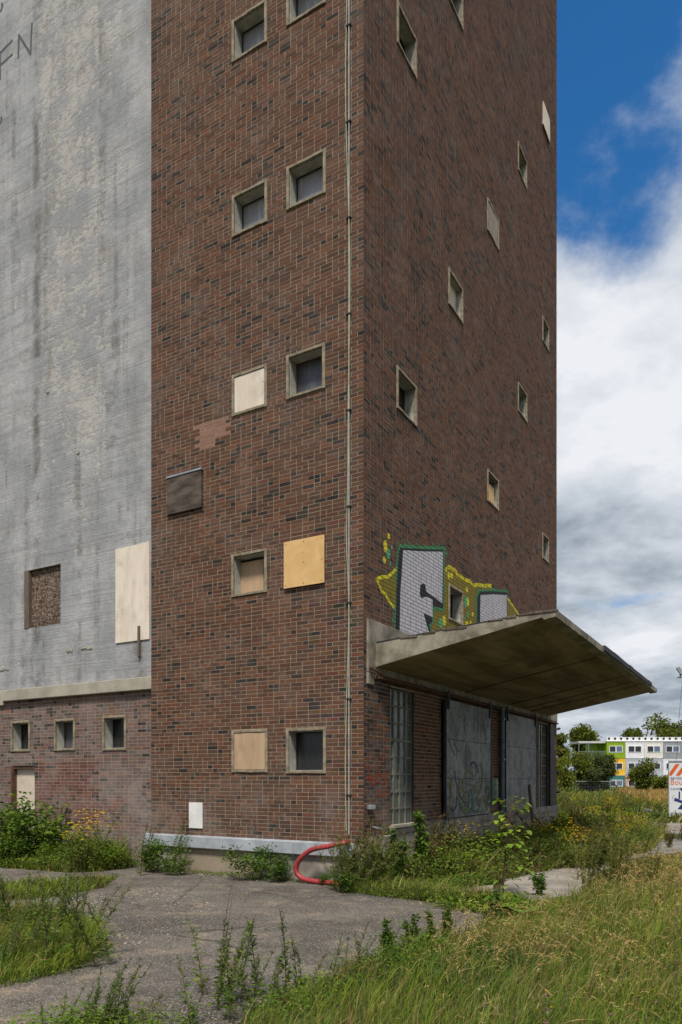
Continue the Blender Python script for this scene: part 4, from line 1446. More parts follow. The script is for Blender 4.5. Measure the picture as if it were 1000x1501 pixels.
def blades(P, h, w, lean, col, rnd, wind=(0.35, 0.1)):
    """curved grass blades, two quads each"""
    n = len(P)
    az = rnd.uniform(0, 2 * np.pi, n)
    d = np.stack([np.cos(az), np.sin(az)], 1) * (lean * rnd.random(n) ** .7 * 1.5)[:, None] + np.array(wind) * rnd.uniform(0.2, 1, (n, 1)) * np.mean(lean)
    s = np.stack([-np.sin(az + .6), np.cos(az + .6)], 1)
    V = np.zeros((n, 6, 3))
    for k, (t, ww) in enumerate(((0, 1.0), (0.55, 0.8), (1.0, 0.12))):
        c = np.zeros((n, 3))
        c[:, :2] = P[:, :2] + d * (h * t ** 1.8)[:, None]
        zb = P[:, 2] if P.shape[1] > 2 else 0.0
        c[:, 2] = zb + h * t * (1 - 0.28 * t * np.linalg.norm(d, axis=1))
        o = np.concatenate([s * (w * ww / 2)[:, None], np.zeros((n, 1))], 1)
        V[:, k * 2] = c - o; V[:, k * 2 + 1] = c + o
    b = np.arange(n)[:, None] * 6
    F_ = np.concatenate([b + np.array([0, 1, 3, 2]), b + np.array([2, 3, 5, 4])], 1).reshape(-1, 4)
    tip = V[:, 4:6].mean(1); dirv = unit(V[:, 4] - V[:, 2])
    return V.reshape(-1, 3), F_, np.repeat(col, 2, axis=0), tip, dirv


def leafq(P, D, L, W, rnd, fold=0.15):
    """diamond leaves from P along D"""
    n = len(P)
    D = unit(D)
    up = np.tile([0, 0, 1.0], (n, 1)) + rnd.normal(0, 0.5, (n, 3))
    S = unit(np.cross(D, up))
    N = np.cross(S, D)
    V = np.zeros((n, 4, 3))
    L, W = np.broadcast_to(L, n)[:, None], np.broadcast_to(W, n)[:, None]
    V[:, 0] = P
    V[:, 1] = P + D * L * 0.45 + S * W / 2 + N * W * fold
    V[:, 2] = P + D * L - np.array([0, 0, 1]) * L * 0.12
    V[:, 3] = P + D * L * 0.45 - S * W / 2 + N * W * fold
    F_ = np.arange(n)[:, None] * 4 + np.array([0, 1, 2, 3])
    return V.reshape(-1, 3), F_


class Geo:
    """quads with one colour each"""

    def __init__(self): self.V, self.F, self.C, self.n = [], [], [], 0

    def add(self, V, F_, C):
        self.V.append(V); self.F.append(F_ + self.n); self.C.append(np.broadcast_to(C, (len(F_), 3))); self.n += len(V)
        return self

    def leaves(self, P, D, L, W, C, rnd, fold=0.15):
        V, F_ = leafq(np.asarray(P, float), np.asarray(D, float), L, W, rnd, fold)
        return self.add(V, F_, C)

    def tube(self, pts, r0, r1, C, k=3):
        pts = np.asarray(pts, float)
        m = len(pts)
        t = unit(np.gradient(pts, axis=0))
        s = unit(np.cross(t, np.array([0.3, 0.2, 0.93])))
        w = np.cross(s, t)
        r = np.linspace(r0, r1, m)[:, None]
        V = np.stack([pts + r * (s * math.cos(2 * math.pi * i / k) + w * math.sin(2 * math.pi * i / k)) for i in range(k)], 1).reshape(-1, 3)
        F_ = []
        for i in range(m - 1):
            for j in range(k):
                F_.append((i * k + j, i * k + (j + 1) % k, (i + 1) * k + (j + 1) % k, (i + 1) * k + j))
        return self.add(V, np.array(F_), C)

    def mesh(self, name, mat):
        return np_mesh(name, np.concatenate(self.V), [np.concatenate(self.F)], mat, np.concatenate(self.C))


M_LEAF = leafmat('leaf', 0.35)
M_STEM = leafmat('stem', 0.05, 0.8)
M_PETAL = leafmat('petal', 0.3)

GREENS = np.array([(0.098, 0.180, 0.020), (0.135, 0.222, 0.024), (0.172, 0.250, 0.028), (0.108, 0.180, 0.034), (0.200, 0.258, 0.032)])
DEEP = np.array([(0.050, 0.098, 0.020), (0.065, 0.115, 0.024), (0.080, 0.130, 0.026), (0.060, 0.095, 0.030)])
STRAW = np.array([(0.40, 0.30, 0.12), (0.48, 0.37, 0.17), (0.33, 0.24, 0.09), (0.25, 0.19, 0.07), (0.44, 0.32, 0.14)])
OLIVE = np.array([(0.16, 0.165, 0.05), (0.20, 0.19, 0.065), (0.135, 0.15, 0.05)])
BROWN = np.array([(0.10, 0.065, 0.035), (0.14, 0.09, 0.05), (0.075, 0.05, 0.03)])


def pickc(pal, n, rnd, v=0.18): return pal[rnd.integers(0, len(pal), n)] * rnd.uniform(1 - v, 1 + v, (n, 1))


def stem_path(h, lean, rnd, n=8, az=None, droop=0.0):
    az = rnd.uniform(0, 2 * math.pi) if az is None else az
    t = np.linspace(0, 1, n)
    r = lean * h * t ** 1.6
    wob = np.cumsum(rnd.normal(0, 0.012 * h, n)) * t
    return np.stack([math.cos(az) * r - math.sin(az) * wob, math.sin(az) * r + math.cos(az) * wob, h * t - droop * h * t ** 3], 1)


def along(path, t):
    i = np.clip(t * (len(path) - 1), 0, len(path) - 1.001)
    k = i.astype(int); f = (i - k)[:, None]
    return path[k] * (1 - f) + path[k + 1] * f


def cone_dirs(n, rnd, el0, el1):
    az = rnd.uniform(0, 2 * np.pi, n); el = rnd.uniform(el0, el1, n)
    return np.stack([np.cos(az) * np.cos(el), np.sin(az) * np.cos(el), np.sin(el)], 1)


def p_mugwort(seed, h=0.9, stems=4, pale=0.5, dark=0.4):
    """upright stalks, narrow leaves, pale seed sprays on top"""
    r = np.random.default_rng(seed)
    st, lf, hd = Geo(), Geo(), Geo()
    for s in range(stems):
        hh = h * r.uniform(0.65, 1.0)
        path = stem_path(hh, r.uniform(0.15, 0.6), r, 9, az=r.normal(0.3, 0.9)) + np.append(r.normal(0, 0.03 + 0.02 * stems, 2), 0)
        st.tube(path, 0.006, 0.0022, pickc(BROWN * 0.8 + 0.01, 1, r)[0])
        n = int(80 * hh / 0.9)
        t = r.uniform(0.03, 0.9, n)
        P = along(path, t)
        lf.leaves(P, cone_dirs(n, r, 0.1, 0.9), (0.085 * (1 - 0.65 * t) + 0.012) * r.uniform(.7, 1.3, n), (0.022 * (1 - 0.5 * t)) * r.uniform(.7, 1.3, n),
                  pickc(np.concatenate([DEEP * 1.25, GREENS[:3]]) if r.random() < 0.6 else np.concatenate([GREENS, OLIVE]), n, r), r)
        nb = int(16 * hh / .9)
        for b in range(nb):
            tb = r.uniform(0.45, 0.98)
            p0 = along(path, np.array([tb]))[0]
            d = cone_dirs(1, r, 0.7, 1.25)[0] * (0.17 * (1.15 - tb)) * r.uniform(0.6, 1.3)
            q = np.stack([p0, p0 + d * 0.55, p0 + d])
            st.tube(q, 0.0022, 0.001, (0.13, 0.13, 0.06))
            m = 12
            tt = r.uniform(0.1, 1, m)
            hd.leaves(along(q, tt), cone_dirs(m, r, -0.2, 1.0), r.uniform(.008, .02, m), r.uniform(.005, .010, m),
                      pickc(np.array([(0.20, 0.21, 0.11), (0.13, 0.15, 0.055), (0.24, 0.235, 0.14), (0.10, 0.12, 0.04)]), m, r) * (0.6 + 0.6 * pale), r)
    return [('stem', st, M_STEM), ('leaves', lf, M_LEAF), ('seed_head', hd, M_LEAF)]


def p_bush(seed, h=0.6, w=0.45, n=900, leaf=0.05, pal=GREENS, stems=9):
    r = np.random.default_rng(seed)
    st, lf = Geo(), Geo()
    per = n // stems
    for s in range(stems):
        path = stem_path(h * r.uniform(.55, 1.0), r.uniform(0.1, 1.0) * w / h, r, 7) + np.append(r.normal(0, w * 0.18, 2), 0)
        st.tube(path, 0.006, 0.002, pickc(BROWN, 1, r)[0])
        t = r.beta(2.2, 1.2, per)
        P = along(path, t) + r.normal(0, 0.06 * w / 0.45, (per, 3)) * np.array([1, 1, .6])
        P[:, 2] = np.maximum(P[:, 2], 0.02)
        tint = pickc(pal, 1, r)[0]
        C = pickc(pal, per, r) * 0.6 + tint * 0.4
        lf.leaves(P, cone_dirs(per, r, -0.3, 0.9), leaf * r.uniform(.6, 1.3, per), leaf * 0.55 * r.uniform(.7, 1.2, per), C, r)
    return [('stem', st, M_STEM), ('leaves', lf, M_LEAF)]


def p_ragwort(seed, h=0.75, stems=6, n=70):
    r = np.random.default_rng(seed)
    parts = p_bush(seed, h, 0.38, 460, 0.055, np.concatenate([GREENS, OLIVE]), stems)
    fl = Geo()
    for s in range(n):
        az, rr = r.uniform(0, 6.28), 0.34 * math.sqrt(r.random())
        c = np.array([math.cos(az) * rr, math.sin(az) * rr, h * r.uniform(0.72, 1.1)])
        k = 6
        a_ = np.linspace(0, 2 * np.pi, k, endpoint=False)
        D = np.stack([np.cos(a_), np.sin(a_), np.full(k, 0.25)], 1)
        fl.leaves(np.tile(c, (k, 1)), D, 0.021, 0.017, pickc(np.array([(0.78, 0.58, 0.015), (0.70, 0.48, 0.01)]), k, r), r)
    return parts + [('flower', fl, M_PETAL)]


def p_feather(seed, h=0.9, stems=12, pal=OLIVE, spread=0.35, n=120):
    """wiry, half dry stalks with many fine twigs"""
    r = np.random.default_rng(seed)
    st, lf = Geo(), Geo()
    for s in range(stems):
        path = stem_path(h * r.uniform(.55, 1.05), r.uniform(0.1, 0.8) * spread / h * 1.6, r, 8, droop=r.uniform(0, .12)) + np.append(r.normal(0, spread * 0.25, 2), 0)
        c = pickc(np.concatenate([BROWN * 1.5, OLIVE]), 1, r)[0]
        st.tube(path, 0.004, 0.0012, c)
        for b in range(9):
            t0 = r.uniform(0.2, 0.95); p0 = along(path, np.array([t0]))[0]
            d = cone_dirs(1, r, 0.3, 1.1)[0] * h * 0.22 * (1.1 - t0)
            st.tube(np.stack([p0, p0 + d * .5 + (0, 0, .01), p0 + d]), 0.0018, 0.0008, c)
            m = n // 9 + 1
            tt = r.uniform(0, 1, m)
            P = p0 + d * tt[:, None]
            lf.leaves(P, cone_dirs(m, r, 0.0, 1.2), r.uniform(.02, .055, m), r.uniform(.008, .016, m), pickc(pal, m, r), r)
        t = r.uniform(0.05, 0.8, n)
        lf.leaves(along(path, t), cone_dirs(n, r, 0.2, 1.1), 0.07 * (1.1 - t) * r.uniform(.7, 1.3, n), 0.015, pickc(np.concatenate([pal, GREENS]), n, r), r)
    return [('stem', st, M_STEM), ('leaves', lf, M_LEAF)]


def bigleaf(geo, base, az, el, L, W, col, r):
    """one broad leaf as a bent 2 x 5 strip"""
    d = np.array([math.cos(az) * math.cos(el), math.sin(az) * math.cos(el), math.sin(el)])
    s = np.array([-math.sin(az), math.cos(az), 0])
    n = np.cross(s, d) * -1
    V, F_ = [], []
    prof = [(0, .12), (.15, .75), (.4, 1.0), (.7, .8), (.9, .4), (1.0, .05)]
    for i, (t, ww) in enumerate(prof):
        c = base + d * L * t - np.array([0, 0, 1]) * L * 0.45 * t * t
        e_ = s * W / 2 * ww
        lift = np.array([0, 0, W * 0.12 * ww]) * r.uniform(.4, 1.4)
        V += [c - e_ + lift, c - np.array([0, 0, .0]), c + e_ + lift]
        if i:
            b = i * 3
            F_ += [(b - 3, b - 2, b + 1, b), (b - 2, b - 1, b + 2, b + 1)]
    geo.add(np.array(V), np.array(F_), col)


def p_burdock(seed, R=0.35, n=13, h=0.0, pal=GREENS):
    r = np.random.default_rng(seed)
    out = []
    st = Geo()
    for i in range(n):
        az = r.uniform(0, 6.28); L = R * r.uniform(.6, 1.15)
        g_ = Geo()
        z0 = r.uniform(0.01, 0.05) + (h * r.random() if h else 0)
        b = np.array([math.cos(az) * .03, math.sin(az) * .03, z0])
        bigleaf(g_, b, az, r.uniform(0.35, 1.0), L, L * r.uniform(.55, .75), pickc(pal, 1, r)[0], r)
        st.tube(np.stack([np.array([0, 0, 0.0]), b * .5 + (0, 0, z0 * .3), b]), .006, .004, (0.14, .12, .05))
        out.append(('leaf', g_, M_LEAF))
    return [('stem', st, M_STEM)] + out


def p_sapling(seed, h=1.25, pal=GREENS * np.array([1.3, 1.2, 1.0])):
    r = np.random.default_rng(seed)
    st = Geo(); path = stem_path(h, 0.16, r, 10, az=2.4)
    st.tube(path, .012, .005, (0.075, .045, .03), 5)
    out = []
    for i in range(135):
        t = r.uniform(0.12, 1.0); p = along(path, np.array([t]))[0]
        az = r.uniform(0, 6.28); d = np.array([math.cos(az), math.sin(az), r.uniform(.1, .7)]) * r.uniform(.05, .34) * (1.25 - t * .7)
        st.tube(np.stack([p, p + d * .5, p + d]), .003, .0015, (0.10, .07, .035))
        g_ = Geo()
        bigleaf(g_, p + d, az + r.uniform(-.9, .9), r.uniform(-.4, .6), r.uniform(.055, .10), r.uniform(.05, .08), pickc(pal, 1, r)[0], r)
        out.append(('leaf', g_, M_LEAF))
    return [('stem', st, M_STEM)] + out


def p_loosestrife(seed, h=1.0):
    r = np.random.default_rng(seed)
    parts = p_mugwort(seed, h * 0.75, 3, 0.1, 0.8)[:2]
    st, lf, fl = parts[0][1], parts[1][1], Geo()
    for s in range(2):
        path = stem_path(h * (1 - .22 * s), 0.12 + .2 * s, r, 9, az=0.3)
        st.tube(path, .005, .002, (0.10, .09, .04))
        n = 60
        t = r.uniform(0.5, 1, n)
        fl.leaves(along(path, t), cone_dirs(n, r, -.1, .8), r.uniform(.008, .016, n), .009, pickc(np.array([(0.14, .07, .24), (0.20, .09, .28), (0.10, .05, .14)]), n, r), r)
        t = r.uniform(0.02, .6, n)
        lf.leaves(along(path, t), cone_dirs(n, r, .1, .9), 0.07 * (1.1 - t), .016, pickc(DEEP, n, r), r)
    return parts + [('flower', fl, M_PETAL)]


LIB = {}


def plant(kind, seeds, fn, **kw):
    LIB[kind] = []
    for s in seeds:
        r = []
        for nm, g_, mt in fn(s, **kw):
            if g_.V: r.append((nm, g_.mesh(nm, mt)))
        LIB[kind].append(r)


rp = random.Random(31)


def put(kind, name, cat, x, y, s=1.0, label=None, group=None, v=None, rz=None, z=0.0):
    parts = LIB[kind][rp.randrange(len(LIB[kind])) if v is None else v]
    o = empty(name, (x, y, z), (rp.gauss(0, .8) if kind.startswith('mugwort') else rp.uniform(0, 6.28)) if rz is None else rz)
    o.scale = (s, s, s * rp.uniform(.92, 1.08))
    tag(o, label, cat, group)
    for nm, me in parts:
        c = link_mesh(nm, me, o)
        if nm in ('leaves', 'seed_head', 'flower'): c['kind'] = 'stuff'
    return o


plant('mugwort', range(5), p_mugwort, h=0.85, stems=4)
plant('mugwort_single', range(10, 15), p_mugwort, h=0.75, stems=1, pale=0.7)
plant('mugwort_tall', range(20, 22), p_mugwort, h=1.0, stems=9, pale=.6)
plant('bush', range(4), p_bush)
plant('deep_bush', range(30, 34), p_bush, h=0.55, w=0.5, n=1100, leaf=0.06, pal=np.concatenate([DEEP, GREENS[:2]]))
plant('leafy', range(40, 43), p_bush, h=0.9, w=0.7, n=1300, leaf=0.085, pal=np.concatenate([DEEP, GREENS]), stems=12)
plant('ragwort', range(50, 54), p_ragwort)
plant('feather', range(60, 64), p_feather)
plant('feather_tall', range(70, 73), p_feather, h=1.15, stems=12, spread=0.5)
plant('brown_weed', range(80, 82), p_feather, h=0.8, stems=8, pal=np.concatenate([BROWN, STRAW * .6]), spread=.3)
plant('burdock', range(90, 93), p_burdock)
plant('sapling', range(95, 96), p_sapling)
plant('loosestrife', range(97, 98), p_loosestrife)
plant('thistle', range(100, 103), p_bush, h=0.95, w=0.25, n=520, leaf=0.10, pal=np.concatenate([DEEP * 1.3, GREENS[:2]]), stems=3)

# --- plants one can single out
P_ = lambda kind, name, cat, px, py, s, label, group=None, **k: put(kind, name, cat, *gp(px, py), s, label, group, **k)
P_('mugwort_tall', 'mugwort', 'plant', 108, 1408, 0.92, 'tallest dark green mugwort clump standing at the edge of the left grass patch')
P_('loosestrife', 'loosestrife', 'plant', 322, 1462, 0.98, 'tall weed with a purple flower spike in front of the asphalt')
P_('sapling', 'sapling', 'plant', 737, 1322, 1.1, 'thin sapling with round bright leaves growing before the concrete slab')
P_('burdock', 'burdock', 'plant', 752, 1346, 1.35, 'broad leaved bright burdock at the foot of the thin sapling', v=0)
P_('burdock', 'burdock', 'plant', 722, 1330, 1.0, 'smaller broad leaved burdock between the sapling and the asphalt', v=1)
P_('leafy', 'shrub', 'shrub', 64, 1266, 1.35, 'leafy dark green shrub growing before the boarded doorway', v=0)
P_('leafy', 'shrub', 'shrub', 2, 1264, 1.45, 'dark shrub cut by the left edge of the picture, beside the doorway', v=1)
P_('mugwort_tall', 'mugwort', 'plant', 240, 1279, 1.05, 'bushy mugwort standing in front of the left end of the zinc flashing', v=1)
P_('deep_bush', 'bush', 'shrub', 226, 1279, 1.0, 'dark green bush at the left end of the zinc flashing', v=1)
P_('deep_bush', 'bush', 'shrub', 258, 1284, 0.6, 'low green bush before the left jamb of the hatch', v=0)
P_('ragwort', 'ragwort', 'plant', 137, 1272, 1.25, 'yellow flowering ragwort against the low pale brick wall', v=0)
P_('ragwort', 'ragwort', 'plant', 116, 1279, 1.0, 'smaller yellow ragwort in front of the tall ragwort by the low wall', v=1)
P_('deep_bush', 'bush', 'shrub', 375, 1291, 1.0, 'green bush before the hatch under the flashing', v=0)
P_('deep_bush', 'bush', 'shrub', 408, 1293, 0.85, 'green bush just left of the red hose', v=1)
P_('deep_bush', 'bush', 'shrub', 478, 1298, 0.35, 'tiny green tuft inside the curl of the red hose', v=2)
P_('feather_tall', 'dry_weed', 'plant', 521, 1306, 0.95, 'feathery grey green weed hiding the tower corner', v=0)
P_('feather_tall', 'dry_weed', 'plant', 555, 1303, 0.85, 'pale dry weed leaning over the plinth right of the tower corner', v=1)
P_('feather_tall', 'dry_weed', 'plant', 505, 1307, 0.75, 'short feathery weed left of the tower corner, over the end of the hose', v=2)
P_('feather', 'dry_weed', 'plant', 538, 1308, 1.25, 'dense feathery weed just right of the tower corner', v=1)
P_('mugwort_tall', 'mugwort', 'plant', 515, 1303, 0.95, 'dark leafy mugwort rising against the tower corner', v=0)
P_('deep_bush', 'bush', 'shrub', 512, 1309, 0.6, 'dark green bush at the foot of the tower corner', v=3)
P_('thistle', 'thistle', 'plant', 583, 1296, 0.95, 'green thistle standing before the window of small panes', v=0)
P_('thistle', 'thistle', 'plant', 618, 1290, 1.15, 'taller thistle beside the left edge of the first grey door', v=1)
P_('brown_weed', 'dry_weed', 'plant', 648, 1292, 1.15, 'brown seeded weed in front of the daubed sliding door', v=0)
P_('brown_weed', 'dry_weed', 'plant', 632, 1283, 1.35, 'tall brown weed with tangled twigs against the brick pier', v=1)
P_('feather_tall', 'dry_weed', 'plant', 905, 1298, 1.05, 'large feathery weed standing right of the concrete slab', v=2)
P_('feather_tall', 'dry_weed', 'plant', 868, 1296, 0.9, 'wispy feathery weed at the right edge of the concrete slab', v=0)
P_('brown_weed', 'dry_weed', 'plant', 845, 1262, 1.1, 'reddish brown weed clump at the edge of the paved yard', v=0)
P_('ragwort', 'ragwort', 'plant', 812, 1268, 1.2, 'large yellow ragwort behind the concrete slab', v=2)
P_('ragwort', 'ragwort', 'plant', 838, 1277, 0.9, 'small yellow ragwort on the far edge of the concrete slab', v=3)
P_('ragwort', 'ragwort', 'plant', 683, 1282, 1.0, 'yellow ragwort among the weeds before the daubed door', v=0)
P_('thistle', 'thistle', 'plant', 795, 1318, 0.55, 'small thistle growing out of the concrete slab joint', v=2)
P_('ragwort', 'ragwort', 'plant', 893, 1240, 1.1, 'yellow ragwort beyond the paved yard', v=1)

# --- weeds in number: look-alikes share a label within their patch
LOOK = {'mugwort_single': ('mugwort', 'slender single mugwort stalk'), 'mugwort': ('mugwort', 'many stemmed mugwort'), 'thistle': ('thistle', 'upright leafy thistle'),
        'bush': ('weed', 'bushy light green weed'), 'deep_bush': ('weed', 'bushy dark green weed'), 'feather': ('dry_weed', 'feathery olive weed'),
        'feather_tall': ('dry_weed', 'tall feathery olive weed'), 'brown_weed': ('dry_weed', 'brown seeded weed'), 'ragwort': ('ragwort', 'yellow flowering ragwort')}


def band_put(kinds, n, area, smin, smax, where, seed, holes=()):
    r = np.random.default_rng(seed)
    for x, y in scatter(area, n, r, 0.3, holes):
        k = kinds[r.integers(0, len(kinds))]
        nm, look = LOOK[k]
        put(k, nm, 'plant', float(x), float(y), float(r.uniform(smin, smax)), look + ' ' + where, look + ' ' + where)


fringe = G((20, 1500), (300, 1498), (340, 1452), (430, 1422), (520, 1397), (560, 1400), (440, 1440), (360, 1475), (330, 1520), (20, 1530))
band_put(['mugwort_single', 'mugwort_single', 'mugwort_single', 'mugwort_single', 'mugwort'], 22, G((318, 1480), (430, 1445), (530, 1418), (560, 1420), (440, 1470), (330, 1515)), 0.3, 0.9, 'in the fringe between asphalt and meadow', 1)
band_put(['mugwort_single', 'mugwort_single', 'mugwort_single', 'mugwort'], 14, G((60, 1500), (300, 1494), (300, 1545), (60, 1545)), 0.35, 0.9, 'rising from the bottom edge before the asphalt', 2)
band_put(['mugwort_single', 'mugwort'], 12, G((0, 1350), (95, 1340), (140, 1390), (90, 1430), (0, 1450)), 0.6, 0.95, 'in the left grass patch', 3)
band_put(['mugwort_single', 'thistle'], 15, G((540, 1410), (640, 1380), (735, 1352), (745, 1358), (640, 1395), (560, 1420)), 0.25, 0.5, 'where the meadow meets the asphalt', 4)
lwall = [wb(-1.0, 4.75), wb(-0.12, 4.6), wb(-0.12, 9.5), wb(-1.3, 9.5), wb(-1.35, 6.5)]
band_put(['bush', 'deep_bush', 'mugwort', 'bush', 'feather'], 58, lwall, 0.55, 1.05, 'in the strip along the low pale wall', 5)
rs1 = [wb(0.45, -0.2), wb(3.0, -0.2), wb(3.2, -1.9), wb(1.6, -1.75), wb(0.5, -0.9)]
rs2 = [wb(3.0, -0.2), wb(6.3, -0.2), wb(6.9, -2.9), wb(4.6, -2.5), wb(3.2, -1.9)]
rs3 = [wb(6.3, -0.2), wb(11.4, -0.2), wb(12.5, -2.7), wb(7.6, -3.0), wb(6.9, -2.9)]
rstrip = [wb(0.45, -0.2), wb(11.4, -0.2), wb(12.5, -2.7), wb(7.6, -3.0), wb(4.6, -2.5), wb(1.6, -1.75), wb(0.5, -0.9)]
band_put(['feather', 'brown_weed', 'bush', 'feather_tall', 'feather'], 30, rs1, 0.5, 0.95, 'between the tower corner and the first grey door', 6)
band_put(['feather', 'bush', 'ragwort', 'bush', 'brown_weed', 'deep_bush'], 42, rs2, 0.5, 0.95, 'below the daubed sliding door', 16)
band_put(['feather', 'bush', 'ragwort', 'deep_bush', 'bush', 'mugwort'], 46, rs3, 0.5, 0.95, 'below the plain sliding door', 26)
mid = G((905, 1272), (1010, 1262), (1010, 1330), (900, 1320), (860, 1312), (862, 1302))
band_put(['feather', 'feather_tall', 'mugwort_single', 'brown_weed'], 7, mid, 0.35, 0.7, 'in the tall grass right of the concrete slabs', 7)
far_w = G((820, 1186), (1010, 1192), (1010, 1210), (930, 1212), (900, 1229), (845, 1232), (820, 1232))
band_put(['feather', 'ragwort', 'bush', 'brown_weed', 'deep_bush', 'feather_tall'], 56, far_w, 0.7, 1.2, 'in the rough ground beyond the paved yard', 8)
pv = G((838, 1262), (1000, 1250), (1000, 1232), (870, 1233))
band_put(['feather', 'mugwort_single', 'brown_weed'], 7, pv, 0.35, 0.7, 'growing through the paved yard', 9)

# --- grass and ground cover
rg_ = np.random.default_rng(77)


def grass_obj(name, items, mat=M_LEAF):
    g_ = Geo()
    for V, F_, C in items: g_.add(V, F_, C)
    return tag(link_mesh(name, g_.mesh(name, mat)), kind='stuff')


field = G((330, 1545), (365, 1500), (440, 1462), (530, 1430), (640, 1396), (700, 1372), (760, 1358), (800, 1326), (860, 1322), (900, 1305), (1040, 1262)) + [(12, 12), (7, 2.6), (-0.6, 2.6)]
slabs = [G((745, 1276), (860, 1274), (860, 1318), (800, 1318), (722, 1310))]


def grass_patch(poly, n, hmin, hmax, w, pal_mix, rnd, clump=0.5, near=True, holes=(), lean=0.55, z=0.0):
    P = scatter(poly, n, rnd, clump, holes)
    if near:      # fewer and broader blades with distance
        k = rnd.random(len(P)) < np.clip(9.0 / np.maximum(P[:, 1], 4), .25, 1); P = P[k]
    f = lumps(P, 1.4); f2 = lumps(P + 37.0, 0.6)
    h = rnd.uniform(hmin, hmax, len(P)) * (0.35 + 1.1 * f) * np.where(rnd.random(len(P)) < .12, 1.5, 1.0)
    ww = w * rnd.uniform(.6, 1.4, len(P)) * np.clip(P[:, 1] / 6.5, .8, 3)
    sel = rnd.random(len(P))
    C = pickc(GREENS, len(P), rnd)
    k = sel < pal_mix[0] * (0.5 + f2); C[k] = pickc(STRAW * .8, k.sum(), rnd)
    k = (sel > 1 - pal_mix[1] * (0.5 + f)); C[k] = pickc(OLIVE, k.sum(), rnd)
    f3 = lumps(P + 11.0, 2.3)
    k = (f2 < 0.42) & (sel > .3) & (sel < .75); C[k] = pickc(DEEP, k.sum(), rnd)
    k = (f3 > 0.62) & (sel > .25) & (sel < .8); C[k] = pickc(GREENS[2:] * np.array([1.25, 1.1, .9]), k.sum(), rnd)
    k = (f3 < 0.34) & (sel > .2) & (sel < .5); C[k] = pickc(np.array([(.17, .10, .035), (.22, .14, .05)]), k.sum(), rnd)
    return blades(np.column_stack([P, np.full(len(P), z)]), h, ww, np.full(len(P), lean), C, rnd)[:3]


items = [grass_patch(field, 150000, 0.08, 0.27, 0.0065, (0.10, 0.22), rg_, 0.35, holes=slabs)]
patchL = G((-40, 1345), (60, 1338), (120, 1352), (150, 1385), (135, 1408), (95, 1428), (0, 1450), (-60, 1460))
stripL = G((-60, 1302), (60, 1299), (150, 1291), (175, 1285), (150, 1302), (80, 1316), (0, 1322), (-60, 1325))
items.append(grass_patch(patchL, 9000, 0.08, 0.24, 0.007, (0.05, 0.2), rg_, 0.6))
items.append(grass_patch(stripL, 6000, 0.06, 0.2, 0.008, (0.05, 0.2), rg_, 0.6, near=False))
items.append(grass_patch(lwall + [wb(-1.25, 5.0)], 11000, 0.10, 0.30, 0.010, (0.15, 0.3), rg_, 0.4, near=False))
items.append(grass_patch(rstrip, 22000, 0.12, 0.40, 0.010, (0.30, 0.4), rg_, 0.4, near=False))
items.append(grass_patch(mid, 9000, 0.08, 0.2, 0.010, (0.40, 0.4), rg_, 0.3, near=False))
verge1 = G((498, 1306), (560, 1315), (620, 1322), (690, 1332), (738, 1344), (748, 1336), (720, 1322), (655, 1312)) + [wb(2.2, -1.9), wb(1.4, -1.6), wb(.5, -.8)]
items.append(grass_patch(verge1, 9000, 0.07, 0.22, 0.009, (0.15, 0.35), rg_, 0.3, near=False))
grass_obj('grass', items)
rough = G((815, 1166), (905, 1168), (935, 1180), (985, 1189), (1080, 1188), (1080, 1212), (930, 1213), (900, 1230), (845, 1233), (815, 1238))
far_items = [grass_patch(rough, 40000, 0.15, 0.42, 0.03, (0.2, 0.4), rg_, 0.3, near=False)]
verge = G((960, 1226), (1100, 1226), (1100, 1229), (960, 1230))
far_items.append(grass_patch(G((815, 1152), (960, 1150), (960, 1160), (815, 1166)), 12000, 0.25, 0.5, 0.09, (0.05, 0.2), rg_, 0.2, near=False))
grass_obj('rough_grass', far_items)
gold = G((905, 1163), (930, 1158.5), (1120, 1158.5), (1120, 1184), (985, 1186), (935, 1176))
P = scatter(gold, 30000, rg_, 0.2)
grass_obj('dry_meadow', [blades(np.column_stack([P, np.zeros(len(P))]), rg_.uniform(.35, .75, len(P)), rg_.uniform(.03, .08, len(P)), np.full(len(P), .5), pickc(STRAW * np.array([1.05, .92, .8]), len(P), rg_), rg_)[:3]])

# straw stalks with nodding seed heads over the meadow
def stalks(poly, n, hmin, hmax, rnd, holes=(), clump=.6):
    P = scatter(poly, n, rnd, clump, holes)
    h = rnd.uniform(hmin, hmax, len(P)); sc_ = np.clip(P[:, 1] / 6.0, .8, 2.2)
    C = pickc(STRAW, len(P), rnd)
    V, F_, C2, tip, dv = blades(np.column_stack([P, np.zeros(len(P))]), h, 0.0032 * sc_, np.full(len(P), .85), C, rnd, (0.65, 0.1))
    out = [(V, F_, C2)]
    m = 7
    T = np.repeat(tip, m, 0); D = np.repeat(dv, m, 0)
    t = np.tile(np.linspace(0, 1, m), len(P))
    hl_ = np.repeat(rnd.uniform(.05, .11, len(P)), m)
    D2 = unit(D + np.stack([0.5 * t, 0 * t, -0.9 * t], 1))
    base = T + D2 * (t * hl_)[:, None] - D * 0.02
    Vl, Fl = leafq(base, D2 + rnd.normal(0, .22, D2.shape), hl_ * .38, np.repeat(0.0065 * sc_, m), rnd)
    out.append((Vl, Fl, np.repeat(C * np.array([1.1, 1.05, 1.0]), m, 0)))
    return out


grass_obj('seed_grass', stalks(field, 1250, 0.2, 0.5, rg_, slabs, .85) + stalks(mid, 600, .2, .42, rg_) + stalks(rstrip, 500, .3, .7, rg_)
          + stalks(G((600, 1390), (760, 1350), (860, 1325), (1010, 1290), (1010, 1501), (700, 1501)), 800, 0.28, 0.55, rg_, slabs, .85))


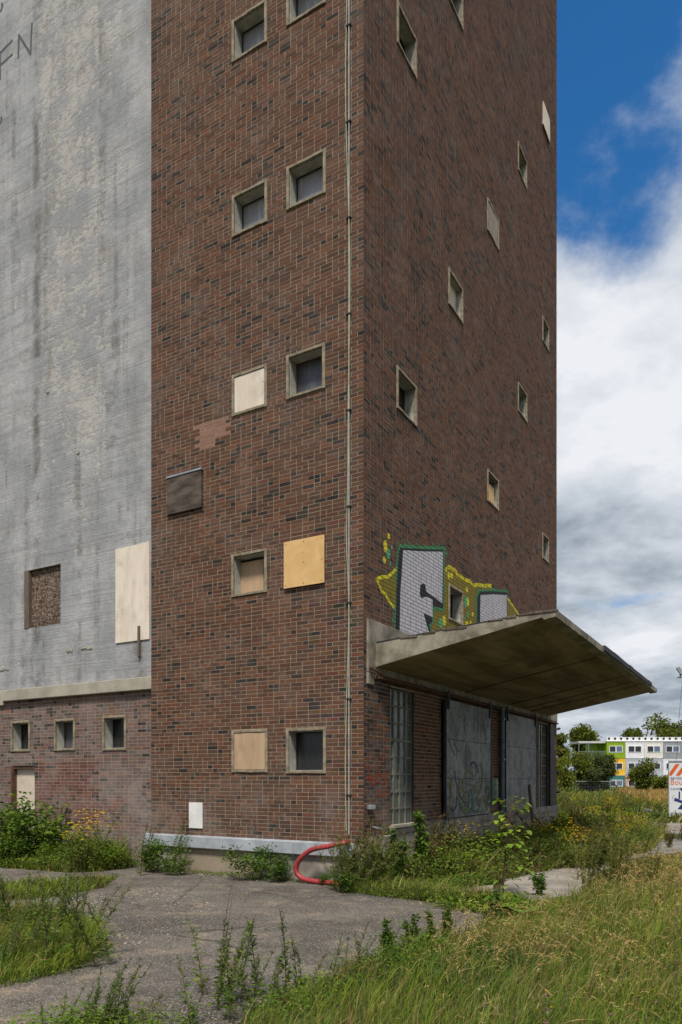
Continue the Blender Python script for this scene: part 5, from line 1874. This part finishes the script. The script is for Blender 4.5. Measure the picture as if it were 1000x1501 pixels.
def thatch(poly, n, rnd, holes=()):
    """flattened dead straw between the tufts"""
    P = scatter(poly, n, rnd, .85, holes)
    az = rnd.normal(0.5, 0.7, n)
    D = np.stack([np.cos(az), np.sin(az), rnd.uniform(-.15, .35, n)], 1)
    V, F_ = leafq(np.column_stack([P, rnd.uniform(.02, .16, n)]), D, rnd.uniform(.12, .34, n), rnd.uniform(.003, .008, n) * np.clip(P[:, 1] / 6, .8, 2), rnd, 0)
    return V, F_, pickc(STRAW * np.array([1.0, .95, .9]), n, rnd)


grass_obj('dead_grass', [thatch(field, 3000, rg_, slabs), thatch(rstrip, 1200, rg_), thatch(patchL, 350, rg_), thatch(lwall, 500, rg_)])


def cover(poly, n, h, leaf, pal, rnd, clump=.7, holes=(), per=14, rad=.1):
    """low leafy ground cover in small clumps"""
    P = scatter(poly, n, rnd, clump, holes)
    hh = h * (0.3 + lumps(P, 2.0)) * rnd.uniform(.4, 1, n)
    Q = np.repeat(P, per, 0) + rnd.normal(0, rad, (n * per, 2))
    z = np.repeat(hh, per) * rnd.random(n * per) ** .6
    tint = np.repeat(pickc(pal, n, rnd), per, 0)
    C = tint * .6 + pickc(pal, n * per, rnd) * .4
    V, F_ = leafq(np.column_stack([Q, z]), cone_dirs(n * per, rnd, -.2, .8), leaf * rnd.uniform(.5, 1.3, n * per), leaf * .6 * rnd.uniform(.6, 1.2, n * per), rnd)
    return V, F_, C


ALLG = np.concatenate([GREENS, DEEP])
grass_obj('undergrowth', [
    cover(field, 2400, .17, .034, ALLG, rg_, .95, slabs), cover(G((560, 1440), (700, 1400), (800, 1420), (800, 1470), (640, 1480)), 420, .16, .035, DEEP, rg_, .8), cover(rstrip, 2600, .5, .05, np.concatenate([GREENS, ALLG, OLIVE]), rg_, .5), cover(rs1, 500, .75, .06, np.concatenate([GREENS, OLIVE]), rg_, .3),
    cover(lwall, 2200, .42, .05, ALLG, rg_, .4), cover(patchL, 700, .12, .03, ALLG, rg_), cover(stripL, 300, .1, .03, ALLG, rg_),
    cover(G((360, 1500), (440, 1455), (530, 1424), (640, 1390), (650, 1400), (540, 1445), (450, 1490)), 420, .2, .035, ALLG, rg_, .6), cover(G((30, 1505), (300, 1500), (300, 1545), (30, 1545)), 170, .16, .035, GREENS, rg_, .6), cover(mid, 450, .18, .04, np.concatenate([ALLG, OLIVE]), rg_),
    cover(G((640, 1330), (750, 1345), (780, 1340), (745, 1322), (690, 1322)), 300, .2, .05, GREENS, rg_), cover(verge1, 900, .2, .035, ALLG, rg_, .4),
    cover(rough, 2300, .5, .11, np.concatenate([ALLG, OLIVE]), rg_, .5, per=16, rad=.35),
    cover([wb(-.3, 0), wb(-.02, 0), wb(-.02, 4.3), wb(-.22, 4.3)], 220, .07, .025, np.concatenate([GREENS, OLIVE]), rg_, .9)])
# small blooms in the meadow: clover, yellow heads and white umbels
fl = Geo()
for col, n in (((0.42, 0.12, 0.30), 70), ((0.60, 0.45, 0.02), 45), ((0.62, 0.60, 0.52), 60)):
    P = scatter(field, n, rg_, .8, slabs)
    for x, y in P:
        z = rg_.uniform(.1, .28); k = 6; a_ = np.linspace(0, 2 * np.pi, k, endpoint=False)
        D = np.stack([np.cos(a_), np.sin(a_), np.full(k, .7)], 1)
        fl.leaves(np.tile([x, y, z], (k, 1)), D, .014, .011, np.array(col), rg_)
        fl.tube(np.array([[x, y, 0], [x + .005, y, z / 2], [x, y, z]]), .0016, .0012, (0.07, .09, .03))
tag(link_mesh('meadow_flowers', fl.mesh('meadow_flowers', M_PETAL)), kind='stuff')

# loose stones and crumbs of asphalt
def stones(polys, rnd):
    V, F_, C = [], [], []
    nb = 0
    base = np.array([(1, 0, 0), (0, 1, 0), (-1, 0, 0), (0, -1, 0), (.5, .5, .75), (-.5, .5, .75), (-.5, -.5, .75), (.5, -.5, .75)], float)
    fq = np.array([(0, 1, 5, 4), (1, 2, 6, 5), (2, 3, 7, 6), (3, 0, 4, 7), (4, 5, 6, 7)])
    for poly, n, smin, smax in polys:
        P = scatter(poly, n, rnd, .8)
        n = len(P)
        s = np.exp(rnd.uniform(math.log(smin), math.log(smax), n))
        a_ = rnd.uniform(0, 6.28, n)
        B = base[None] * s[:, None, None] * rnd.uniform(.6, 1.2, (n, 1, 3)) * rnd.uniform(.8, 1.2, (n, 8, 3))
        R_ = np.stack([np.stack([np.cos(a_), -np.sin(a_)], 1), np.stack([np.sin(a_), np.cos(a_)], 1)], 1)
        B[:, :, :2] = np.einsum('nij,nkj->nki', R_, B[:, :, :2])
        B[:, :, :2] += P[:, None, :]
        B[:, :, 2] += 0.002
        V.append(B.reshape(-1, 3)); F_.append((np.arange(n)[:, None, None] * 8 + fq[None]).reshape(-1, 4) + nb); nb += n * 8
        col = np.array([(0.22, .19, .155), (0.29, .255, .21), (0.14, .12, .10), (0.26, .18, .13), (0.36, .33, .29)])
        C.append(np.repeat(pickc(col, n, rnd), 5, 0))
    M = Mat('stone', .9, .2); M.color(M.attr())
    return tag(link_mesh('gravel', np_mesh('gravel', np.concatenate(V), [np.concatenate(F_)], M.m, np.concatenate(C))), kind='stuff')


stones([(G((110, 1312), (250, 1300), (330, 1330), (300, 1372), (200, 1392), (150, 1370)), 2400, .003, .018), (G((20, 1300), (150, 1310), (150, 1350), (30, 1340)), 700, .004, .02),
        ([wb(-.05, .0), wb(-.5, .1), wb(-.45, 4.2), wb(-.05, 4.2)], 900, .004, .02), (G((0, 1455), (300, 1400), (640, 1345), (560, 1390), (330, 1455), (280, 1501), (0, 1501)), 1800, .002, .007),
        (G((150, 1300), (500, 1310), (690, 1335), (560, 1380), (330, 1400)), 1500, .003, .009), (G((680, 1470), (800, 1455), (830, 1485), (700, 1490)), 260, .006, .03)], np.random.default_rng(12))

# ------------------------------------------------------------------ beyond the site: trees, fence, housing, security mast
def tree_mesh(seed, h, w, trunk_h, n, leaf, pal, lobes=9, low=0.25):
    r = np.random.default_rng(seed)
    tk, cr = Geo(), Geo()
    path = np.stack([np.cumsum(r.normal(0, .04 * w, 7)) * .3, np.cumsum(r.normal(0, .04 * w, 7)) * .3, np.linspace(0, h * .8, 7)], 1)
    tk.tube(path, .035 * h * .6, .012 * h * .5, (0.07, .055, .04), 7)
    cs = []
    for i in range(lobes):
        t = r.uniform(low, 1.0)
        az = r.uniform(0, 6.28); rr = w / 2 * r.uniform(.2, .72) * math.sin(math.pi * min(1, .25 + .75 * (1 - t) + .12))
        c = np.array([math.cos(az) * rr, math.sin(az) * rr, trunk_h + (h - trunk_h) * (.12 + .78 * t)])
        s = w * r.uniform(.16, .30)
        cs.append((c, s))
        p0 = along(path, np.array([min(.95, .35 + .5 * t)]))[0]
        tk.tube(np.stack([p0, (p0 + c) / 2 + (0, 0, .1), c]), .012 * h * .5, .004 * h * .4, (0.06, .05, .035), 4)
    for c, s in cs:
        m = n // lobes
        d = unit(r.normal(0, 1, (m, 3)))
        rad = s * r.random(m) ** .45 * (1 + .28 * np.sin(d[:, 0] * 5 + seed) * np.sin(d[:, 2] * 6 + d[:, 1] * 4))
        P = c + d * rad[:, None] * np.array([1, 1, .85])
        k = r.random(m) > .12
        tint = pickc(pal, 1, r, .25)[0]
        C = tint * .45 + pickc(pal, m, r, .25) * .55
        cr.leaves(P[k], (d + r.normal(0, .7, d.shape))[k], leaf * r.uniform(.6, 1.3, k.sum()), leaf * .65 * r.uniform(.6, 1.2, k.sum()), C[k], r)
    return [('trunk', tk.mesh('trunk', M_STEM)), ('crown', cr.mesh('crown', M_LEAF))]


TREEG = np.array([(0.14, 0.165, 0.025), (0.17, 0.19, 0.03), (0.11, 0.14, 0.025), (0.19, 0.20, 0.04), (0.09, 0.12, 0.025)])
WILLOW = np.array([(0.085, 0.115, 0.04), (0.065, 0.09, 0.03), (0.11, 0.13, 0.045)])


def tree(px, Y, top, wpx, label, seed, name='tree', cat='tree', pal=TREEG, n=3600, leaf=.34, group=None, low=.25, trunk=.28):
    x = (px - HX) / F * Y
    h = CAMH + (HY - top) / F * Y
    w = wpx / F * Y
    o = empty(name, (x, Y, 0), 0)
    tag(o, label, cat, group)
    for nm, me in tree_mesh(seed, h, w, h * trunk, n, leaf, pal, 11, low): link_mesh(nm, me, o)
    return o


tree(851, 135, 1053, 46, 'tall tree rising behind the gallery of the container housing', 1, leaf=0.5, n=6300)
tree(822, 82, 1072, 26, 'narrow tree half hidden behind the tower edge', 2, leaf=0.336, n=3900)
tree(926, 150, 1064, 36, 'round tree rising behind the middle of the housing roof', 3, leaf=0.540, n=3900)
tree(981, 150, 1052, 60, 'broad tree rising behind the right end of the housing roof', 4, leaf=0.600, n=5700)
tree(872, 160, 1092, 40, 'low tree seen under the gallery roof of the housing', 5, leaf=0.600, n=3000)
tree(1075, 150, 1056, 60, 'tree just outside the right edge, behind the housing', 6, leaf=0.600, n=3900)
tree(780, 95, 1070, 50, 'tree hidden behind the tower', 7, leaf=0.420, n=2700)
B = dict(name='bush', cat='shrub', low=.02, trunk=.02)
tree(828, 78, 1108, 42, 'pale green bush behind the fence, next to the tower edge', 11, leaf=0.270, n=5100, pal=TREEG * 1.15, **B)
tree(852, 80, 1103, 44, 'light green bush between the pale bush and the dark willow bush', 12, leaf=0.270, n=5100, pal=TREEG * 1.1, **B)
tree(884, 83, 1107, 50, 'dark willow bush in front of the yellow container', 13, leaf=0.243, n=7820, pal=WILLOW, **B)
tree(868, 79, 1128, 40, 'low dark bush at the foot of the willow bush', 14, leaf=0.243, n=3740, pal=WILLOW, **B)
tree(941, 72, 1112, 46, 'loose green bush in front of the grey containers', 15, leaf=0.230, n=4930, pal=TREEG, **B)
tree(965, 76, 1138, 34, 'low bush between the loose bush and the security board', 16, leaf=0.230, n=2890, pal=TREEG, **B)
tree(1015, 78, 1135, 60, 'hedge bush behind the security board', 17, leaf=0.243, n=3740, pal=TREEG, **B)
tree(805, 74, 1118, 40, 'bush hidden behind the tower end', 18, leaf=0.243, n=3060, pal=TREEG, **B)

# container housing
HB = 112.0
pxm = HB / F
hx0 = lambda px: (px - HX) / F * HB
house = empty('container_housing', (hx0(889), HB, -0.55))
tag(house, 'three storey housing block of stacked coloured containers beyond the trees', 'building')
UW, UH, UD = 27.7 * pxm, 2.59, 6.2
CC = {'green': (0.22, 0.34, 0.015), 'white': (0.72, 0.73, 0.75), 'cream': (0.70, 0.66, 0.60), 'grey': (0.27, 0.29, 0.31), 'yellow': (0.78, 0.47, 0.04), 'pale grey': (0.42, 0.45, 0.49),
      'pink': (0.62, 0.30, 0.22), 'teal': (0.05, 0.17, 0.16), 'orange': (0.70, 0.33, 0.05)}
CM = {k: simple('container_' + k.replace(' ', '_'), v, tuple(x * .85 for x in v), 1.5, rough=.6, bump=.05) for k, v in CC.items()}
M_WFR = simple('white_window_frame', (.75, .75, .74), (.68, .68, .67), 2, rough=.5, bump=0)
M_WGL = glass_mat('window_glass', (0.03, 0.035, 0.045), .1, .3)
rows_ = [(0, ['teal', 'pink', 'pale grey', 'orange', 'grey', 'white', 'yellow']), (1, ['yellow', 'pale grey', 'pale grey', 'white', 'grey', 'green', 'white']),
         (2, ['green', 'white', 'cream', 'grey', 'yellow', 'white', 'grey'])]
frm, pan = MB(), MB()
ww, wh = 2.05, 1.0
for q in ((-ww / 2, -ww / 2 + .08, 0, wh), (ww / 2 - .08, ww / 2, 0, wh), (-.07, .07, .08, wh - .08), (-ww / 2 + .08, ww / 2 - .08, 0, .08), (-ww / 2 + .08, ww / 2 - .08, wh - .08, wh)):
    frm.box(q[0], q[1], -.06, .05, q[2], q[3])
pan.box(-ww / 2 + .07, -.06, -.01, .03, .07, wh - .07)
pan2 = MB(); pan2.box(.06, ww / 2 - .07, -.01, .03, .07, wh - .07)
curt = MB(); curt.box(.08, ww / 2 - .09, -.02, -.012, .09, wh - .09)
fme, pme, p2me, cme = frm.mesh('window_frame', [M_WFR]), pan.mesh('pane', [M_WGL]), pan2.mesh('pane', [M_WGL]), curt.mesh('curtain', [simple('blue_curtain', (.13, .17, .25), (.09, .12, .19), 3)])
for lv, cols in rows_:
    for i, cn_ in enumerate(cols):
        x0, z0 = i * UW, lv * UH
        a = MB(); a.box(-UW / 2 + .02, UW / 2 - .02, 0, UD, .03, UH - .03)
        for s in (-1, 1): a.box(s * (UW / 2 - .10) - .08, s * (UW / 2 - .10) + .08, -.03, -.001, .03, UH - .03)
        a.box(-UW / 2 + .18, UW / 2 - .18, -.03, -.001, UH - .2, UH - .03); a.box(-UW / 2 + .18, UW / 2 - .18, -.03, -.001, .03, .18)
        c_ = a.build('container', [CM[cn_]], house, loc=(x0 + UW / 2, 0, z0)); c_['label'] = cn_ + ' container'
        for me, nm in ((fme, 'window_frame'), (pme, 'pane'), (p2me, 'pane')): link_mesh(nm, me, c_, (0, -.005, .92))
        if (i + lv) % 2 == 0 or i > 2: link_mesh('curtain', cme, c_, (0, -.005, .92))
a = MB(); a.box(-.1, 7 * UW + .1, -.1, UD, 3 * UH, 3 * UH + .12); a.build('roof', [M_WFR], house)
ac = MB(); ac.box(-.45, .45, -.15, .25, 0, .55)
acm = ac.mesh('air_conditioner', [M_WFR])
fan = MB(); fan.tube([(0, -.17, .31), (0, -.155, .31)], .2, 10)
fanm = fan.mesh('fan_grille', [M_DARKSTEEL])
for i in range(21):
    o_ = link_mesh('air_conditioner', acm, house, (.55 + i * .925, .3, 3 * UH + .12)); link_mesh('fan_grille', fanm, o_, (-.1, 0, 0))
# gallery on its left end
gx = -40 * pxm
a = MB(); a.box(gx, -.02, 0.2, 4.5, 3 * UH - .25, 3 * UH + .05); a.build('gallery_roof', [simple('gallery_white', (.52, .52, .50), (.42, .42, .40), 2, bump=0)], house)
a = MB(); a.box(gx, -.02, 0.2, 4.5, 2 * UH - .15, 2 * UH); a.build('gallery_floor', [M_STEEL], house)
a = MB(); a.box(-13 * pxm, -.03, 1.6, 5.5, 2 * UH, 3 * UH - .26); a.build('gallery_wall', [CM['green']], house)
a = MB(); a.box(-8 * pxm, -4 * pxm, 1.55, 1.6, 2 * UH + .02, 2 * UH + 2.05); a.build('gallery_door', [simple('door_green', (.13, .22, .02), (.11, .18, .02), 2, bump=0)], house)
for xx in (gx + .06, gx * .62):
    a = MB(); a.tube([(xx, .3, 0), (xx, .3, 3 * UH - .25)], .05, 6); a.build('gallery_post', [M_STEEL], house)
rl_ = MB()
for z in (.15, 1.05): rl_.box(gx, -.03, .22, .26, 2 * UH + z, 2 * UH + z + .05)
k_ = 0.0
while k_ < -gx - .1:
    rl_.box(gx + k_, gx + k_ + .035, .225, .255, 2 * UH + .2, 2 * UH + 1.05); k_ += .16
rl_.build('railing', [M_STEEL], house)['kind'] = 'stuff'

# galvanised site fence
FY = 78.0
fence = empty('site_fence', (hx0(817) / HB * FY, FY, 0))
tag(fence, 'galvanised tube and mesh fence running in front of the bushes', 'fence')
fx = lambda px: (px - 817) / F * FY
for px in (795, 844, 895, 946):
    a = MB(); a.tube([(fx(px), 0, 0), (fx(px), 0, 1.55 if px == 844 else 1.36)], .035, 6); a.build('fence_post', [M_STEEL], fence)
for pa, pb in ((795, 844), (844, 895), (895, 946)):
    a = MB(); a.tube([(fx(pa), 0, 1.28), (fx(pb), 0, 1.27)], .035, 6); a.build('fence_rail', [M_STEEL], fence)
    a = MB()
    n = int((fx(pb) - fx(pa)) / .16)
    for i in range(n): a.box(fx(pa) + .1 + i * .16, fx(pa) + .106 + i * .16, .0, .006, .08, 1.26)
    for z in (.1, .4, .7, 1.0): a.box(fx(pa), fx(pb), -.006, -.001, z, z + .006)
    tag(a.build('wire_mesh', [M_STEEL], fence), kind='stuff')

# blocks of broken concrete
for px, py, w, d, h, lab in ((951, 1203, .34, .3, .46, 'grey concrete block standing in the rough grass'), (878, 1206, 1.1, .5, .35, 'low brown concrete block hidden among the weeds'), (964, 1213, 2.2, .9, .14, 'flat concrete footing below the security board')):
    x, y = gp(px, py)
    a = MB(); a.hexa([(-w / 2, -d / 2, 0), (w / 2, -d / 2, 0), (w / 2, d / 2, 0), (-w / 2, d / 2, 0), (-w / 2 + .04, -d / 2 + .02, h), (w / 2 - .03, -d / 2 + .05, h * .93), (w / 2 - .05, d / 2, h * .95), (-w / 2 + .02, d / 2 - .03, h)])
    tag(a.build('concrete_block', [M_SLABD], None, .03, loc=(x, y, 0), rz=.2), lab, 'concrete block')
x, y = gp(734, 1488)
# security mast with its printed board
SY = 26.2
mast = empty('security_mast', ((979.5 - HX) / F * SY, SY, 0.0), math.radians(-25))
tag(mast, 'white security camera mast with striped board, cut by the right edge', 'security mast')
s_ = SY / F
zz = lambda py: CAMH + (HY - py) * s_
SWD = 1.45
a = MB(); a.box(0.04, SWD - .04, 0, .55, zz(1206.5), zz(1117)); a.build('board', [simple('board_white', (.66, .67, .68), (.60, .61, .62), 2, rough=.5, bump=0)], mast)
for q in ((0, .04, zz(1208), zz(1115)), (SWD - .04, SWD, zz(1208), zz(1115)), (.04, SWD - .04, zz(1117), zz(1115))):
    a = MB(); a.box(q[0], q[1], -.02, .57, q[2], q[3]); a.build('edge_profile', [M_STEEL], mast, .004)
PR_O, PR_B = paint('print_orange', (.62, .10, .02), .05), paint('print_blue', (.02, .035, .16), .05)
a = MB()
zt, zb_ = zz(1120), zz(1137)
x = -.02
while x < SWD:
    pl_ = [(x, zb_), (x + .135, zb_), (x + .135 + .26, zt), (x + .26, zt)]
    pl_ = clip_poly(pl_, .045, SWD - .045, 0)
    if len(pl_) > 2: a.poly([(p[0], -.003, p[1]) for p in pl_])
    x += .265
a.build('stripes', [PR_O], mast)['kind'] = 'stuff'
a = MB()
for i in range(5):
    x = .38 + i * .30
    a.poly([(x, -.003, zz(1206)), (x + .13, -.003, zz(1206)), (x + .26, -.003, zz(1198)), (x + .13, -.003, zz(1198))])
a.build('stripes', [PR_O], mast)['kind'] = 'stuff'


def lettering(txt, x, z, size, mat, parent, squash=1.0):
    cu = bpy.data.curves.new('lettering', 'FONT')
    cu.body = txt; cu.size = size
    o = bpy.data.objects.new('tmp', cu); COL.objects.link(o)
    dg_ = bpy.context.evaluated_depsgraph_get()
    me = bpy.data.meshes.new_from_object(o.evaluated_get(dg_))
    COL.objects.unlink(o); bpy.data.objects.remove(o)
    me.materials.clear(); me.materials.append(mat)
    l = link_mesh('lettering', me, parent, (x, -.004, z))
    l.rotation_euler = (math.pi / 2, 0, 0); l.scale = (squash, 1, 1)
    return l


lettering('BEVEILIGING', .075, zz(1142.8), .135, PR_B, mast)
lettering('BouWatch', .07, zz(1150.3), .27, PR_O, mast, .92)
lettering('CAMERABEWAKING', .075, zz(1158), .105, PR_B, mast)
lettering('www.bouwatch.nl', .07, zz(1193.3), .13, PR_B, mast)
lettering('CE', .12, zz(1203.5), .13, PR_B, mast)
a = MB()
px_ = lambda px: (px - 979.5) * s_
def ip(*pts): a.poly([(px_(p[0]), -.0032, zz(p[1])) for p in pts])
ip((994.5, 1155), (1012, 1155), (1003, 1161.5), (999, 1161.5))
ip((993.5, 1160), (995.5, 1160), (995.5, 1171), (993.3, 1171))
ip((989, 1169), (1000, 1174.5), (998, 1177.5), (987, 1173.5))
ip((997, 1178.5), (1010, 1178.5), (1012, 1186), (992, 1186))
for i in range(10):
    t0, t1 = 1.2 + i * .42, 1.2 + (i + 1) * .42
    c = (987.5, 1168.5)
    ip((c[0] + 2.4 * math.cos(t0), c[1] - 2.6 * math.sin(t0)), (c[0] + 2.0 * math.cos(t0), c[1] - 2.2 * math.sin(t0)), (c[0] + 2.0 * math.cos(t1), c[1] - 2.2 * math.sin(t1)), (c[0] + 2.4 * math.cos(t1), c[1] - 2.6 * math.sin(t1)))
tag(a.build('camera_emblem', [PR_B], mast), kind='stuff')
a = MB(); a.tube([(px_(965.5), .1, 0), (px_(965.5), .1, zz(1190))], .035, 8); a.build('support_leg', [M_STEEL], mast)
a = MB(); a.box(px_(966), px_(979), .07, .13, zz(1207), zz(1205)); a.build('outrigger', [M_STEEL], mast)
a = MB(); a.box(px_(962), px_(969), .0, .2, 0, .03); a.build('foot_plate', [M_STEEL], mast)
MXX = .72
a = MB(); a.tube([(MXX, .3, 0.2), (MXX, .3, 3.6)], .06, 10); a.tube([(MXX, .3, 3.6), (MXX, .3, 6.2)], .04, 10); a.build('mast', [M_STEEL], mast)
a = MB(); a.box(px_(991.5), 2 * MXX - px_(991.5), .27, .33, zz(993), zz(991.5)); a.build('crossbar', [M_STEEL], mast)
for sx, lb in ((px_(995.5), None), (2 * MXX - px_(995.5), None)):
    fl_ = MB()
    m_ = 1 if sx < MXX else -1
    pts = [(-.14 * m_, .30), (.02 * m_, .06), (.12 * m_, .12), (-.02 * m_, .36)]
    fl_.prism([(p[0], p[1]) for p in (pts if m_ > 0 else pts[::-1])], 1, -.16, .16)
    fl_.v = [(p[0], p[1], p[2]) for p in fl_.v]
    f_ = fl_.build('floodlight', [M_STEEL], mast, .01, loc=(sx, .3, zz(991.5)))
    a = MB(); a.box(-.02, .02, -.03, .03, 0, .13); a.build('bracket', [M_DARKSTEEL], f_)
a = MB(); a.tube([(px_(998.8), .3, zz(992)), (px_(994), .5, zz(1050)), (px_(989), 1.0, zz(1140))], .006, 4); a.build('guy_wire', [M_DARKSTEEL], mast)
